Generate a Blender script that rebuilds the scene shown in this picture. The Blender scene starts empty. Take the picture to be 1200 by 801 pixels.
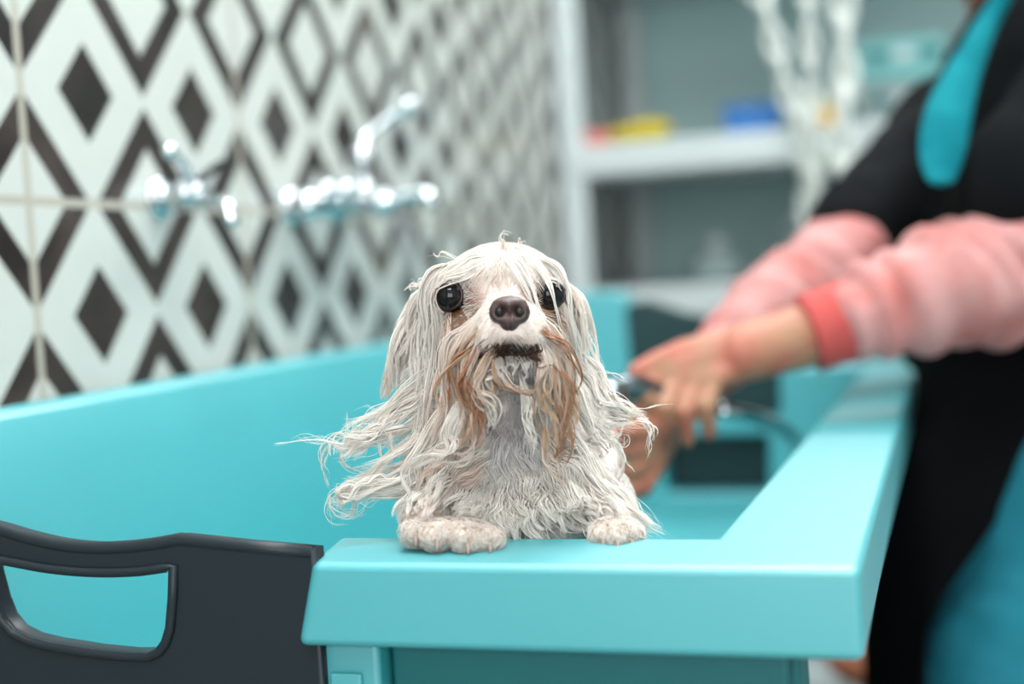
import bpy, bmesh, math, random
import numpy as np
from mathutils import Vector, Matrix, noise
from mathutils.bvhtree import BVHTree

random.seed(7); rng = np.random.default_rng(7)
COL = bpy.context.scene.collection

# ------------------------------------------------------------------ camera frame (50 mm lens)
F = 1667.0
yc = Vector((530, 116, -1667)).normalized()
zc = Vector((-.058, 1, 0)); zc.z = -(zc.x*yc.x+zc.y*yc.y)/yc.z; zc.normalize()
xc = yc.cross(zc)
RW = Matrix((xc, yc, zc))           # camera -> world
CAM = Vector((0, 0, 1.104))
def P(x, y, d):                      # a point seen at photo pixel x, y at depth d
    return CAM + RW @ Vector(((x-600)/F*d, (400.5-y)/F*d, -d))

def at(x, y, Y):                     # the same ray met with the plane y = Y
    v = P(x, y, 1)-CAM; return CAM+v*(Y/v.y)

# ------------------------------------------------------------------ materials
def s2l(c):
    return tuple(((v/255)/12.92 if v/255 <= .04045 else ((v/255+.055)/1.055)**2.4) for v in c)
def mat(name, rgb, rough=.5, metal=0, spec=.5, bump=None, var=None, coat=0, emit=None, sheen=0, sss=0):
    m = bpy.data.materials.new(name); m.use_nodes = True
    nt = m.node_tree; b = nt.nodes['Principled BSDF']
    dim = 1 if name in ('grey_teal_paint', 'white_ceiling_paint', 'lamp_diffuser') or metal else .83
    c = (*[v*dim for v in s2l(rgb)], 1)
    b.inputs['Base Color'].default_value = c
    b.inputs['Roughness'].default_value = rough
    b.inputs['Metallic'].default_value = metal
    b.inputs['Specular IOR Level'].default_value = spec
    b.inputs['Coat Weight'].default_value = coat
    if sheen: b.inputs['Sheen Weight'].default_value = sheen
    if sss:
        b.inputs['Subsurface Weight'].default_value = sss
        b.inputs['Subsurface Radius'].default_value = (.006, .003, .002)
        b.inputs['Subsurface Scale'].default_value = 1
    if emit:
        b.inputs['Emission Color'].default_value = (*s2l(emit[0]), 1); b.inputs['Emission Strength'].default_value = emit[1]
    tc = nt.nodes.new('ShaderNodeTexCoord')
    if var:                                     # (rgb2, scale)
        n = nt.nodes.new('ShaderNodeTexNoise'); n.inputs['Scale'].default_value = var[1]; n.inputs['Detail'].default_value = 4
        r = nt.nodes.new('ShaderNodeMix'); r.data_type = 'RGBA'
        r.inputs['A'].default_value = c; r.inputs['B'].default_value = (*[v*dim for v in s2l(var[0])], 1)
        cr = nt.nodes.new('ShaderNodeMapRange'); cr.inputs['From Min'].default_value = .35; cr.inputs['From Max'].default_value = .65
        nt.links.new(tc.outputs['Object'], n.inputs['Vector']); nt.links.new(n.outputs['Fac'], cr.inputs['Value'])
        nt.links.new(cr.outputs['Result'], r.inputs['Factor']); nt.links.new(r.outputs['Result'], b.inputs['Base Color'])
    if bump:                                    # (scale, strength, distance)
        n = nt.nodes.new('ShaderNodeTexNoise'); n.inputs['Scale'].default_value = bump[0]; n.inputs['Detail'].default_value = 5
        bp = nt.nodes.new('ShaderNodeBump'); bp.inputs['Strength'].default_value = bump[1]; bp.inputs['Distance'].default_value = bump[2]
        nt.links.new(tc.outputs['Object'], n.inputs['Vector']); nt.links.new(n.outputs['Fac'], bp.inputs['Height'])
        nt.links.new(bp.outputs['Normal'], b.inputs['Normal'])
    return m
def attr_mat(name, rough, spec=.5, sss=0, bump=None):
    m = mat(name, (200, 200, 200), rough, spec=spec, sss=sss, bump=bump)
    nt = m.node_tree; a = nt.nodes.new('ShaderNodeAttribute'); a.attribute_name = 'fur_colour'
    nt.links.new(a.outputs['Color'], nt.nodes['Principled BSDF'].inputs['Base Color'])
    return m

TEAL = mat('teal_plastic', (38, 167, 175), .45, spec=.6, bump=(260, .05, .0004), var=((42, 170, 178), 6), coat=1)
TEAL.node_tree.nodes['Principled BSDF'].inputs['Coat Roughness'].default_value = .5
TEAL.node_tree.nodes['Principled BSDF'].inputs['Coat IOR'].default_value = 1.9
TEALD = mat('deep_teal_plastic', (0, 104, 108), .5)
BLACKP = mat('charcoal_plastic', (26, 38, 44), .42, spec=.35, bump=(500, .12, .0003))
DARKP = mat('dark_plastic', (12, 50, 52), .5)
CHROME = mat('chrome', (205, 210, 213), .14, metal=1)
DCHROME = mat('dark_chrome', (120, 130, 134), .16, metal=1)
STEEL = mat('white_painted_steel', (206, 216, 216), .45)
BACKW = mat('grey_teal_paint', (178, 208, 208), .7, var=((184, 212, 212), 3))
CEIL = mat('white_ceiling_paint', (235, 238, 236), .8)
WALLP = mat('pale_wall_paint', (214, 222, 220), .8)
SKIN = mat('skin', (170, 126, 96), .55, var=((178, 100, 80), 26), bump=(300, .15, .0006), sss=.1)
BLACKC = mat('black_cotton', (10, 13, 15), .9, spec=.1, bump=(160, .4, .001))
APRON = mat('black_apron_cloth', (2, 3, 5), .85, spec=.08)
PINK = mat('pink_knit_cotton', (194, 146, 143), .9, var=((182, 98, 92), 14), bump=(120, .4, .0015), sheen=.1)
PINKC = mat('coral_rib_cuff', (186, 74, 70), .85, bump=(200, .5, .001))
SCRUB = mat('teal_cotton', (0, 122, 140), .85, bump=(60, .4, .002), var=((0, 110, 128), 8))
SCRUBL = mat('turquoise_cotton', (0, 98, 110), .9, spec=.1, var=((24, 128, 138), 14), bump=(40, .4, .003))
HAIRD = mat('dark_brown_hair', (30, 20, 18), .5, bump=(90, .5, .002))
SHOE = mat('white_rubber', (220, 220, 220), .6)
WHITEP = mat('white_chain_plastic', (222, 228, 222), .6)
PINKS = mat('pink_sponge', (226, 130, 120), .9, bump=(200, .6, .002))
YELL = mat('yellow_plastic', (214, 190, 20), .45)
BLUE = mat('blue_plastic', (40, 120, 196), .4)
ORANGE = mat('orange_plastic', (232, 178, 60), .5)
MINT = mat('mint_plastic', (120, 190, 190), .5)
GREYP = mat('grey_plastic', (150, 168, 168), .4)
WOOD = mat('orange_wood', (206, 130, 92), .5, var=((180, 104, 70), 20))
EYE = mat('wet_dark_eye', (6, 5, 8), .04, spec=.35)
NOSE = mat('brown_nose_leather', (50, 33, 33), .38, bump=(900, .5, .0006), var=((82, 58, 54), 120))
NOSTRIL = mat('nostril_skin', (22, 10, 12), .6)
LID = mat('eyelid_skin', (44, 24, 24), .3)
PAD = mat('paw_skin', (150, 132, 124), .5)
MOUTH = mat('dark_lip_skin', (20, 14, 15), .35)
SSTEEL = mat('brushed_steel', (170, 175, 178), .3, metal=1)
RUBBER = mat('black_rubber', (15, 16, 17), .6)

def tile_material():
    m = bpy.data.materials.new('diamond_tiles'); m.use_nodes = True
    nt = m.node_tree; N = nt.nodes; L = nt.links; b = N['Principled BSDF']
    g = N.new('ShaderNodeNewGeometry'); sp = N.new('ShaderNodeSeparateXYZ'); L.new(g.outputs['Position'], sp.inputs[0])
    def M(op, a, b_=None, c=None):
        n = N.new('ShaderNodeMath'); n.operation = op
        for i, v in enumerate((a, b_, c)):
            if v is None: continue
            if isinstance(v, (int, float)): n.inputs[i].default_value = v
            else: L.new(v, n.inputs[i])
        return n.outputs[0]
    PH, PV = .1762, .187
    u = M('DIVIDE', M('SUBTRACT', sp.outputs['Y'], 1.046), PH)
    v = M('DIVIDE', M('SUBTRACT', sp.outputs['Z'], 1.273), PV)
    def tri(a): return M('ABSOLUTE', M('SUBTRACT', M('FRACT', M('ADD', a, .5)), .5))
    s = M('ADD', tri(u), tri(v))
    white = M('ADD', M('MULTIPLY', M('GREATER_THAN', s, .225), M('LESS_THAN', s, .525)), M('GREATER_THAN', s, .722))
    # grout every two cells
    def gr(a, off, per, w):
        q = M('DIVIDE', M('ADD', a, off), 2.0)
        t = M('ABSOLUTE', M('SUBTRACT', M('FRACT', M('ADD', q, .5)), .5))
        return M('LESS_THAN', t, w/(2*per))
    gm = M('MAXIMUM', gr(u, .5, PH, .0042), gr(v, .5, PV, .0036))
    n = N.new('ShaderNodeTexNoise'); n.inputs['Scale'].default_value = 9; n.inputs['Detail'].default_value = 8; L.new(g.outputs['Position'], n.inputs['Vector'])
    n.inputs['Distortion'].default_value = 1.2
    dk = N.new('ShaderNodeValToRGB'); L.new(n.outputs['Fac'], dk.inputs[0])
    dk.color_ramp.elements[0].position = .4; dk.color_ramp.elements[0].color = (*s2l((36, 29, 27)), 1)
    dk.color_ramp.elements[1].position = .7; dk.color_ramp.elements[1].color = (*s2l((66, 55, 50)), 1)
    wt = N.new('ShaderNodeMix'); wt.data_type = 'RGBA'; L.new(n.outputs['Fac'], wt.inputs['Factor'])
    wt.inputs['A'].default_value = (*s2l((190, 193, 187)), 1); wt.inputs['B'].default_value = (*s2l((197, 200, 195)), 1)
    m1 = N.new('ShaderNodeMix'); m1.data_type = 'RGBA'; L.new(white, m1.inputs['Factor']); L.new(dk.outputs[0], m1.inputs['A']); L.new(wt.outputs['Result'], m1.inputs['B'])
    m2 = N.new('ShaderNodeMix'); m2.data_type = 'RGBA'; L.new(gm, m2.inputs['Factor']); L.new(m1.outputs['Result'], m2.inputs['A'])
    m2.inputs['B'].default_value = (*s2l((172, 166, 154)), 1)
    L.new(m2.outputs['Result'], b.inputs['Base Color'])
    b.inputs['Roughness'].default_value = .28; b.inputs['Specular IOR Level'].default_value = .35
    bp = N.new('ShaderNodeBump'); bp.inputs['Strength'].default_value = .6; bp.inputs['Distance'].default_value = .001
    L.new(M('SUBTRACT', 1, gm), bp.inputs['Height']); L.new(bp.outputs['Normal'], b.inputs['Normal'])
    return m
TILE = tile_material()
def floor_material():
    m = mat('grey_floor_tiles', (150, 155, 155), .35)
    nt = m.node_tree; br = nt.nodes.new('ShaderNodeTexBrick'); g = nt.nodes.new('ShaderNodeNewGeometry')
    br.offset = 0; br.inputs['Scale'].default_value = 1; br.inputs['Brick Width'].default_value = .4; br.inputs['Row Height'].default_value = .4
    br.inputs['Mortar Size'].default_value = .004
    br.inputs['Color1'].default_value = (*s2l((150, 155, 154)), 1); br.inputs['Color2'].default_value = (*s2l((160, 164, 163)), 1); br.inputs['Mortar'].default_value = (*s2l((95, 98, 98)), 1)
    nt.links.new(g.outputs['Position'], br.inputs['Vector']); nt.links.new(br.outputs['Color'], nt.nodes['Principled BSDF'].inputs['Base Color'])
    return m

# ------------------------------------------------------------------ object helpers
def link(name, me, m=None, parent=None, smooth=False):
    o = bpy.data.objects.new(name, me); COL.objects.link(o)
    if m is not None: me.materials.append(m)
    if smooth:
        me.polygons.foreach_set('use_smooth', [True]*len(me.polygons))
    if parent is not None:
        o.parent = parent
    return o
def from_bm(name, bm, m, parent=None, smooth=False, bevel=0, segs=3):
    me = bpy.data.meshes.new(name); bm.normal_update(); bm.to_mesh(me); bm.free()
    o = link(name, me, m, parent, smooth)
    if bevel:
        b = o.modifiers.new('bevel', 'BEVEL'); b.width = bevel; b.segments = segs; b.limit_method = 'ANGLE'; b.angle_limit = .6
        me.polygons.foreach_set('use_smooth', [True]*len(me.polygons))
        w = o.modifiers.new('wn', 'WEIGHTED_NORMAL')
    return o
def thing(name, label, cat, loc=(0, 0, 0), group=None):
    o = bpy.data.objects.new(name, None); COL.objects.link(o); o.empty_display_size = .05
    # parts are built in world coordinates: the empty stays unrotated, children are shifted by put()
    o['base'] = list(loc); o['label'] = label; o['category'] = cat
    if group: o['group'] = group
    return o
def tag(o, label, cat, group=None):
    o['label'] = label; o['category'] = cat
    if group: o['group'] = group
    return o
def bx(bm, x0, x1, y0, y1, z0, z1, mtx=None):
    vs = [bm.verts.new(Vector(c)) for c in ((x0,y0,z0),(x1,y0,z0),(x1,y1,z0),(x0,y1,z0),(x0,y0,z1),(x1,y0,z1),(x1,y1,z1),(x0,y1,z1))]
    for f in ((0,3,2,1),(4,5,6,7),(0,1,5,4),(1,2,6,5),(2,3,7,6),(3,0,4,7)): bm.faces.new([vs[i] for i in f])
    if mtx is not None: bmesh.ops.transform(bm, matrix=mtx, verts=vs)
def box(name, dims, m, parent=None, bevel=.003, mtx=None, segs=3):
    bm = bmesh.new(); bx(bm, *dims, mtx=mtx); return from_bm(name, bm, m, parent, bevel=bevel, segs=segs)
def prism(bm, pts, a0, a1, axis):           # pts in the two other axes
    def mk(p, a):
        return {0: (a, p[0], p[1]), 1: (p[0], a, p[1]), 2: (p[0], p[1], a)}[axis]
    A = [bm.verts.new(mk(p, a0)) for p in pts]; B = [bm.verts.new(mk(p, a1)) for p in pts]
    bm.faces.new(A); bm.faces.new(B[::-1])
    n = len(pts)
    for i in range(n): bm.faces.new((A[i], B[i], B[(i+1) % n], A[(i+1) % n]))
    bmesh.ops.recalc_face_normals(bm, faces=bm.faces)
def catmull(pts, n):
    pts = np.array(pts, float); m = len(pts)
    if m < 3:
        t = np.linspace(0, 1, n)[:, None]; return pts[0]*(1-t)+pts[-1]*t
    e = np.vstack([2*pts[0]-pts[1], pts, 2*pts[-1]-pts[-2]])
    u = np.linspace(0, m-1-1e-6, n); i = u.astype(int); t = (u-i)[:, None]
    p0, p1, p2, p3 = e[i], e[i+1], e[i+2], e[i+3]
    return .5*((2*p1)+(-p0+p2)*t+(2*p0-5*p1+4*p2-p3)*t**2+(-p0+3*p1-3*p2+p3)*t**3)
def tubes_mesh(name, S, R, cols=None, sides=3, caps=False):
    """S: (n,m,3) centre lines, R: (n,m) radii -> one mesh."""
    S = np.asarray(S, float); R = np.asarray(R, float); n, m, _ = S.shape
    T = np.gradient(S, axis=1); T /= np.linalg.norm(T, axis=2, keepdims=True)+1e-12
    ref = np.zeros((n, 1, 3)); d = T.mean(1); ax = np.argmin(abs(d), axis=1); ref[np.arange(n), 0, ax] = 1
    A = np.cross(T, np.broadcast_to(ref, T.shape)); A /= np.linalg.norm(A, axis=2, keepdims=True)+1e-12
    B = np.cross(T, A)
    ph = np.arange(sides)/sides*2*np.pi
    V = S[:, :, None, :] + R[:, :, None, None]*(np.cos(ph)[None, None, :, None]*A[:, :, None, :]+np.sin(ph)[None, None, :, None]*B[:, :, None, :])
    V = V.reshape(-1, 3)
    idx = np.arange(n*m*sides).reshape(n, m, sides)
    a = idx[:, :-1, :]; b = np.roll(idx, -1, 2)[:, :-1, :]; c = np.roll(idx, -1, 2)[:, 1:, :]; e = idx[:, 1:, :]
    Fq = np.stack([a, b, c, e], -1).reshape(-1, 4)
    me = bpy.data.meshes.new(name)
    me.vertices.add(len(V)); me.vertices.foreach_set('co', V.ravel())
    nf = len(Fq); lv = Fq.ravel(); ls = np.arange(nf)*4
    if caps:
        c0 = idx[:, 0, ::-1].reshape(-1, sides); c1 = idx[:, -1, :].reshape(-1, sides); cc = np.vstack([c0, c1])
        ls = np.concatenate([ls, nf*4+np.arange(len(cc))*sides]); lv = np.concatenate([lv, cc.ravel()])
    me.loops.add(len(lv)); me.loops.foreach_set('vertex_index', lv.astype(np.int32))
    me.polygons.add(len(ls)); me.polygons.foreach_set('loop_start', ls.astype(np.int32))
    me.update(calc_edges=True); me.validate()
    me.polygons.foreach_set('use_smooth', [True]*len(me.polygons))
    if cols is not None:
        at = me.color_attributes.new('fur_colour', 'FLOAT_COLOR', 'POINT')
        c4 = np.ones((n, m, sides, 4)); c4[..., :3] = np.asarray(cols)[:, :, None, :] if np.ndim(cols) == 3 else np.asarray(cols)[:, None, None, :]
        at.data.foreach_set('color', c4.ravel())
    return me
def tube(name, pts, r, m, parent=None, n=24, sides=14, smooth=True):
    c = catmull([tuple(p) for p in pts], n)
    rr = np.interp(np.linspace(0, 1, n), np.linspace(0, 1, len(r)), r) if np.ndim(r) else np.full(n, r)
    return link(name, tubes_mesh(name, c[None], rr[None], sides=sides, caps=True), m, parent)
def lathe(name, prof, mtx, m, parent=None, seg=28, smooth=True):     # prof [(r, z)]
    bm = bmesh.new(); rings = []
    for r, z in prof:
        if r < 1e-6: rings.append([bm.verts.new((0, 0, z))])
        else: rings.append([bm.verts.new((r*math.cos(2*math.pi*k/seg), r*math.sin(2*math.pi*k/seg), z)) for k in range(seg)])
    for A, B in zip(rings, rings[1:]):
        for k in range(seg):
            q = [A[k % len(A)], A[(k+1) % seg % len(A)], B[(k+1) % seg % len(B)], B[k % len(B)]]
            q = list(dict.fromkeys(q))
            if len(q) > 2: bm.faces.new(q)
    bmesh.ops.recalc_face_normals(bm, faces=bm.faces)
    bm.transform(mtx); o = from_bm(name, bm, m, parent, smooth=smooth)
    return o
def aim(p, d):                                # matrix with local +Z along d at p
    return Matrix.Translation(p) @ Vector(d).to_track_quat('Z', 'Y').to_matrix().to_4x4()
def curve_plate(name, outers, m, parent, axis_y, thick, bevel=0.0, res=8):
    """flat plate in the XZ plane at y with holes: closed outlines of (x, z)."""
    cu = bpy.data.curves.new(name, 'CURVE'); cu.dimensions = '2D'; cu.fill_mode = 'BOTH'
    cu.extrude = thick/2-bevel; cu.bevel_depth = bevel; cu.bevel_resolution = 3
    for pts in outers:
        s = cu.splines.new('POLY'); s.points.add(len(pts)-1)
        for p, q in zip(s.points, pts): p.co = (q[0], q[1], 0, 1)
        s.use_cyclic_u = True
    tmp = bpy.data.objects.new('tmp', cu); COL.objects.link(tmp)
    me = bpy.data.meshes.new_from_object(tmp.evaluated_get(bpy.context.evaluated_depsgraph_get()))
    bpy.data.objects.remove(tmp); bpy.data.curves.remove(cu)
    me.transform(Matrix.Translation((0, axis_y, 0)) @ Matrix.Rotation(math.pi/2, 4, 'X'))
    me.materials.clear()
    o = link(name, me, m, parent)
    return o
def rpoly(pts, rad, n=6):                     # polygon with rounded corners; rad per corner or number
    out = []; k = len(pts)
    for i in range(k):
        p = Vector(pts[i]); a = Vector(pts[i-1]); b = Vector(pts[(i+1) % k]); r = rad[i] if isinstance(rad, (list, tuple)) else rad
        if r <= 0: out.append(tuple(p)); continue
        da = (a-p).normalized(); db = (b-p).normalized()
        A = p+da*min(r, (a-p).length*.49); B = p+db*min(r, (b-p).length*.49)
        for j in range(n+1):
            t = j/n; out.append(tuple((1-t)**2*A+2*t*(1-t)*p+t*t*B))
    return out

def blob(name, prims, m, parent=None, voxel=.004, smooth=6, factor=.5, disp=None, fcol=None, post=None):
    """one continuous skin around ellipsoids ('e', c, (rx,ry,rz), R) and tapered limbs ('c', p0, r0, p1, r1)."""
    bm = bmesh.new()
    for p in prims:
        if p[0] == 'e':
            mx = Matrix.Translation(p[1]) @ (p[3].to_4x4() if len(p) > 3 else Matrix.Identity(4)) @ Matrix.Diagonal((*p[2], 1))
            bmesh.ops.create_icosphere(bm, subdivisions=3, radius=1, matrix=mx)
        else:
            _, a, ra, b, rb = p; a = Vector(a); b = Vector(b)
            bmesh.ops.create_icosphere(bm, subdivisions=3, radius=ra, matrix=Matrix.Translation(a))
            bmesh.ops.create_icosphere(bm, subdivisions=3, radius=rb, matrix=Matrix.Translation(b))
            L = (b-a).length
            if L > 1e-5:
                q = (b-a).to_track_quat('Z', 'Y').to_matrix().to_4x4()
                bmesh.ops.create_cone(bm, cap_ends=True, segments=24, radius1=ra, radius2=rb, depth=L, matrix=Matrix.Translation((a+b)/2) @ q)
    me = bpy.data.meshes.new('t'); bm.to_mesh(me); bm.free()
    o = bpy.data.objects.new('t', me); COL.objects.link(o)
    r = o.modifiers.new('r', 'REMESH'); r.mode = 'VOXEL'; r.voxel_size = voxel; r.use_smooth_shade = True
    s = o.modifiers.new('s', 'SMOOTH'); s.iterations = smooth; s.factor = factor
    me2 = bpy.data.meshes.new_from_object(o.evaluated_get(bpy.context.evaluated_depsgraph_get()))
    bpy.data.objects.remove(o)
    me2.name = name
    n = len(me2.vertices); co = np.empty(n*3); me2.vertices.foreach_get('co', co); co = co.reshape(-1, 3)
    if disp:
        nv = np.empty(n*3); me2.vertex_normals.foreach_get('vector', nv); nv = nv.reshape(-1, 3)
        d = np.array([disp(Vector(c)) for c in co]); co = co+nv*d[:, None]
    if post: co = post(co)
    me2.vertices.foreach_set('co', co.ravel()); me2.update()
    if fcol is not None:
        at = me2.color_attributes.new('fur_colour', 'FLOAT_COLOR', 'POINT')
        c4 = np.ones((n, 4)); c4[:, :3] = fcol(co); at.data.foreach_set('color', c4.ravel())
    me2.materials.clear()
    return link(name, me2, m, parent, smooth=True)

def scale_parts(t, c, k):
    M_ = Matrix.Translation(c) @ Matrix.Scale(k, 4) @ Matrix.Translation(-c)
    for o in t.children: o.data.transform(M_)
def finish_things():
    """put every empty at the base of its thing, keeping its parts where they stand."""
    bpy.context.view_layer.update()
    for o in list(COL.objects):
        if o.type == 'EMPTY' and 'base' in o:
            loc = Vector(o['base']); del o['base']
            o.location = loc
            for c in o.children: c.location = c.location-loc

# ================================================================== ROOM
def struct(name, dims, m, bevel=0):
    o = box(name, dims, m, bevel=bevel); o['kind'] = 'structure'; return o
X0, X1, Y0, Y1, H = -.70, 2.3, -2.4, 3.12, 2.75
struct('floor', (X0-.1, X1+.1, Y0-.1, Y1+.1, -.1, 0), floor_material())
struct('wall_left', (X0-.1, X0, Y0-.1, Y1+.1, 0, H), TILE)
struct('wall_back', (X0, X1, Y1, Y1+.1, 0, H), BACKW)
struct('wall_right', (X1, X1+.1, Y0-.1, Y1+.1, 0, H), WALLP)
struct('ceiling', (X0-.1, X1+.1, Y0-.1, Y1+.1, H, H+.1), CEIL)
# wall behind the camera with a wide window
bm = bmesh.new()
WX0, WX1, WZ0, WZ1 = -.3, 1.9, .8, 2.5
bx(bm, X0, WX0, Y0-.1, Y0, 0, H); bx(bm, WX1, X1, Y0-.1, Y0, 0, H); bx(bm, WX0, WX1, Y0-.1, Y0, 0, WZ0); bx(bm, WX0, WX1, Y0-.1, Y0, WZ1, H)
o = from_bm('wall_front', bm, WALLP); o['kind'] = 'structure'
wf = bmesh.new()
for a in (WX0, (WX0+WX1)/2-.025, WX1-.05): bx(wf, a, a+.05, Y0-.08, Y0-.03, WZ0, WZ1)
for a in (WZ0, WZ1-.05): bx(wf, WX0+.05, (WX0+WX1)/2-.025, Y0-.08, Y0-.03, a, a+.05); bx(wf, (WX0+WX1)/2+.025, WX1-.05, Y0-.08, Y0-.03, a, a+.05)
o = from_bm('window_1', wf, STEEL, bevel=.003); o['kind'] = 'structure'

# ceiling lamps
LAMP = mat('lamp_diffuser', (255, 255, 255), .5, emit=((250, 253, 255), 2.2))
k = 0
for lx, ly, what, en in ((-.05, -.30, 'in front of the tub', 21), (-.22, 1.0, 'above the tub', 22), (1.5, 1.15, 'beside the blank wall', 11), (0, 2.5, 'above the shelving', 30)):
    t = thing('ceiling_lamp', 'square white ceiling lamp panel ' + what, 'lamp', (lx, ly, H), 'ceiling lamp panels')
    bm = bmesh.new(); w = .41
    bx(bm, lx-w, lx+w, ly-w, ly-w+.02, H-.03, H-.001); bx(bm, lx-w, lx+w, ly+w-.02, ly+w, H-.03, H-.001)
    bx(bm, lx-w, lx-w+.02, ly-w+.02, ly+w-.02, H-.03, H-.001); bx(bm, lx+w-.02, lx+w, ly-w+.02, ly+w-.02, H-.03, H-.001)
    from_bm('frame', bm, STEEL, t)
    box('diffuser', (lx-w+.021, lx+w-.021, ly-w+.021, ly+w-.021, H-.02, H-.003), LAMP, t, bevel=0)
    la = bpy.data.lights.new('lamp_light', 'AREA'); la.shape = 'SQUARE'; la.size = .76; la.energy = en; la.color = (.97, .99, 1)
    lo = bpy.data.objects.new('lamp_light', la); COL.objects.link(lo); lo.parent = t; lo.location = (lx, ly, H-.035)
# daylight through the window
la = bpy.data.lights.new('daylight', 'AREA'); la.shape = 'RECTANGLE'; la.size = WX1-WX0; la.size_y = WZ1-WZ0; la.energy = 58; la.color = (.98, .99, 1)
lo = bpy.data.objects.new('daylight', la); COL.objects.link(lo); lo.location = ((WX0+WX1)/2, Y0-.12, (WZ0+WZ1)/2); lo.rotation_euler = (math.radians(90), 0, 0)
w = bpy.data.worlds.new('world'); bpy.context.scene.world = w; w.use_nodes = True
w.node_tree.nodes['Background'].inputs[0].default_value = (.9, .95, 1, 1); w.node_tree.nodes['Background'].inputs[1].default_value = .8

# ================================================================== TUB
RZ, FZ = .95, .765
TX0, TX1, TY0, TY1 = -.685, -.054, .70, 1.93
tub = thing('grooming_tub', 'long turquoise plastic dog grooming tub beside the tiled wall', 'tub', (-.37, 1.3, 0))
# rim: wide front and right ledge with a deep skirt
bm = bmesh.new()
L_ = [(-.347, .70), (-.054, .70), (-.066, TY1), (-.128, TY1), (-.137, .772), (-.364, .774), (-.357, .738)]
prism(bm, L_, RZ-.047, RZ, 2)
for v in bm.verts:                               # the skirt flares a little at its lower left
    if v.co.z < RZ-.04 and v.co.x < -.3: v.co.x -= .012
from_bm('rim', bm, TEAL, tub, bevel=.005, segs=4)
# walls
bm = bmesh.new(); prism(bm, [(-.685, .70), (-.615, .70), (-.600, .74), (-.597, .80), (-.640, .98), (-.655, 1.023), (-.685, 1.025)], .712, TY1-.02, 1)
from_bm('side_panel', bm, TEAL, tub, bevel=.006, segs=4)
bm = bmesh.new(); prism(bm, [(-.26, .735), (-.235, .735), (-.10, .885), (-.09, .905), (-.130, .905), (-.150, .88)], .78, TY1-.02, 1)
from_bm('side_panel', bm, TEAL, tub, bevel=.003)
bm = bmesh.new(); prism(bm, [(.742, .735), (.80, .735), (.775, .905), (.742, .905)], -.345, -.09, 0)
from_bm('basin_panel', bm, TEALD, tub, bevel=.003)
box('tub_floor', (-.62, -.235, .745, TY1-.02, .735, FZ), TEAL, tub, bevel=.004)
# far end wall with a stepped outline, cut for the door and with a recess below the crossbar
out = rpoly([(-.685, .735), (-.235, .735), (-.10, .88), (-.066, .952), (-.236, .952), (-.236, .900), (-.415, .900), (-.440, 1.062), (-.685, 1.062)],
            [.005, .005, .02, .006, .01, .01, .01, .02, .01])
hole = rpoly([(-.400, .785), (-.255, .785), (-.250, .872), (-.405, .872)], .014)
curve_plate('end_panel', [out, hole], TEAL, tub, TY1-.03, .045, .004)
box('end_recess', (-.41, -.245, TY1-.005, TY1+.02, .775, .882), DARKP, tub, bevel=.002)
# removable door at the far end
dd = rpoly([(-.432, .896), (-.240, .896), (-.240, .985), (-.265, 1.0), (-.30, 1.018), (-.36, 1.03), (-.41, 1.05), (-.437, 1.045)], .008)
curve_plate('door_panel', [dd], DARKP, tub, TY1-.045, .02, .003)['label'] = 'dark far door panel'
# front door panel: charcoal, wavy grip with a handle slot
cx = -.492
def top_wave():
    q = [at(x, y, .712) for x, y in ((-215, 628), (-70, 606), (-40, 610), (0, 620), (30, 629), (70, 638), (110, 642), (150, 641), (185, 637), (213, 632))]
    c_ = catmull([(p.x, p.z) for p in q], 60); e_ = at(367, 647, .712); e0 = at(-215, 628, .712)
    return [(a_, b_) for a_, b_ in c_ if a_ > -.645]+[(e_.x*.5+c_[-1][0]*.5, e_.z*.5+c_[-1][1]*.5-.0004), (-.352, e_.z)]
def hz(p): v = at(p[0], p[1], .709); return (v.x, v.z)
outl = top_wave()[::-1]+[(-.645, .60), (-.352, .60)]
hole = [tuple(v) for v in catmull([hz(p) for p in ((-18, 652), (20, 659), (60, 666), (110, 670), (160, 669), (204, 663))], 24)]
hole += [hz(p) for p in ((203, 700), (200, 735), (195, 752), (187, 763), (175, 769), (150, 769), (110, 765), (60, 757), (35, 751), (15, 741), (2, 725), (-6, 705), (-14, 675))]
door = curve_plate('door_panel', [outl, hole], BLACKP, tub, .716, .014, .0025)
door['label'] = 'charcoal front door panel with a handle slot'
def loop_tube(name, pts, r, m, parent, y):
    c = np.array([(p[0], y, p[1]) for p in pts+pts[:1]]); c = c[None]
    return link(name, tubes_mesh(name, c, np.full(c.shape[:2], r), sides=10), m, parent)
top = top_wave()
link('door_lip', tubes_mesh('door_lip', np.array([[(p[0], .712, p[1]) for p in top]]), np.full((1, len(top)), .0042), sides=12, caps=True), BLACKP, door)
loop_tube('slot_lip', hole, .0030, BLACKP, door, .7085)
# frame under the tub
for (a, b_, y0, y1) in ((-.357, -.318, .716, .79), (-.66, -.62, .716, .79), (-.357, -.318, TY1-.09, TY1-.02), (-.66, -.62, TY1-.09, TY1-.02), (-.30, -.26, TY1-.09, TY1-.02), (-.30, -.26, .80, .84)):
    bm = bmesh.new(); top_z = .902 if (y0 < .75 and a > -.5) else .735
    bx(bm, a, b_, y0, y1, .03, top_z)
    lg = from_bm('leg', bm, TEAL, tub, bevel=.004)
    box('foot', (a-.004, b_+.004, y0-.004, y1+.004, 0, .03), RUBBER, lg, bevel=.003)
bm = bmesh.new(); bx(bm, -.347, -.328, .7125, .716, .30, .885); from_bm('leg_rib', bm, TEAL, tub, bevel=.0015)
bm = bmesh.new(); bx(bm, -.316, -.095, .728, .742, .40, .905); from_bm('front_panel', bm, TEALD, tub, bevel=.003)

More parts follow.
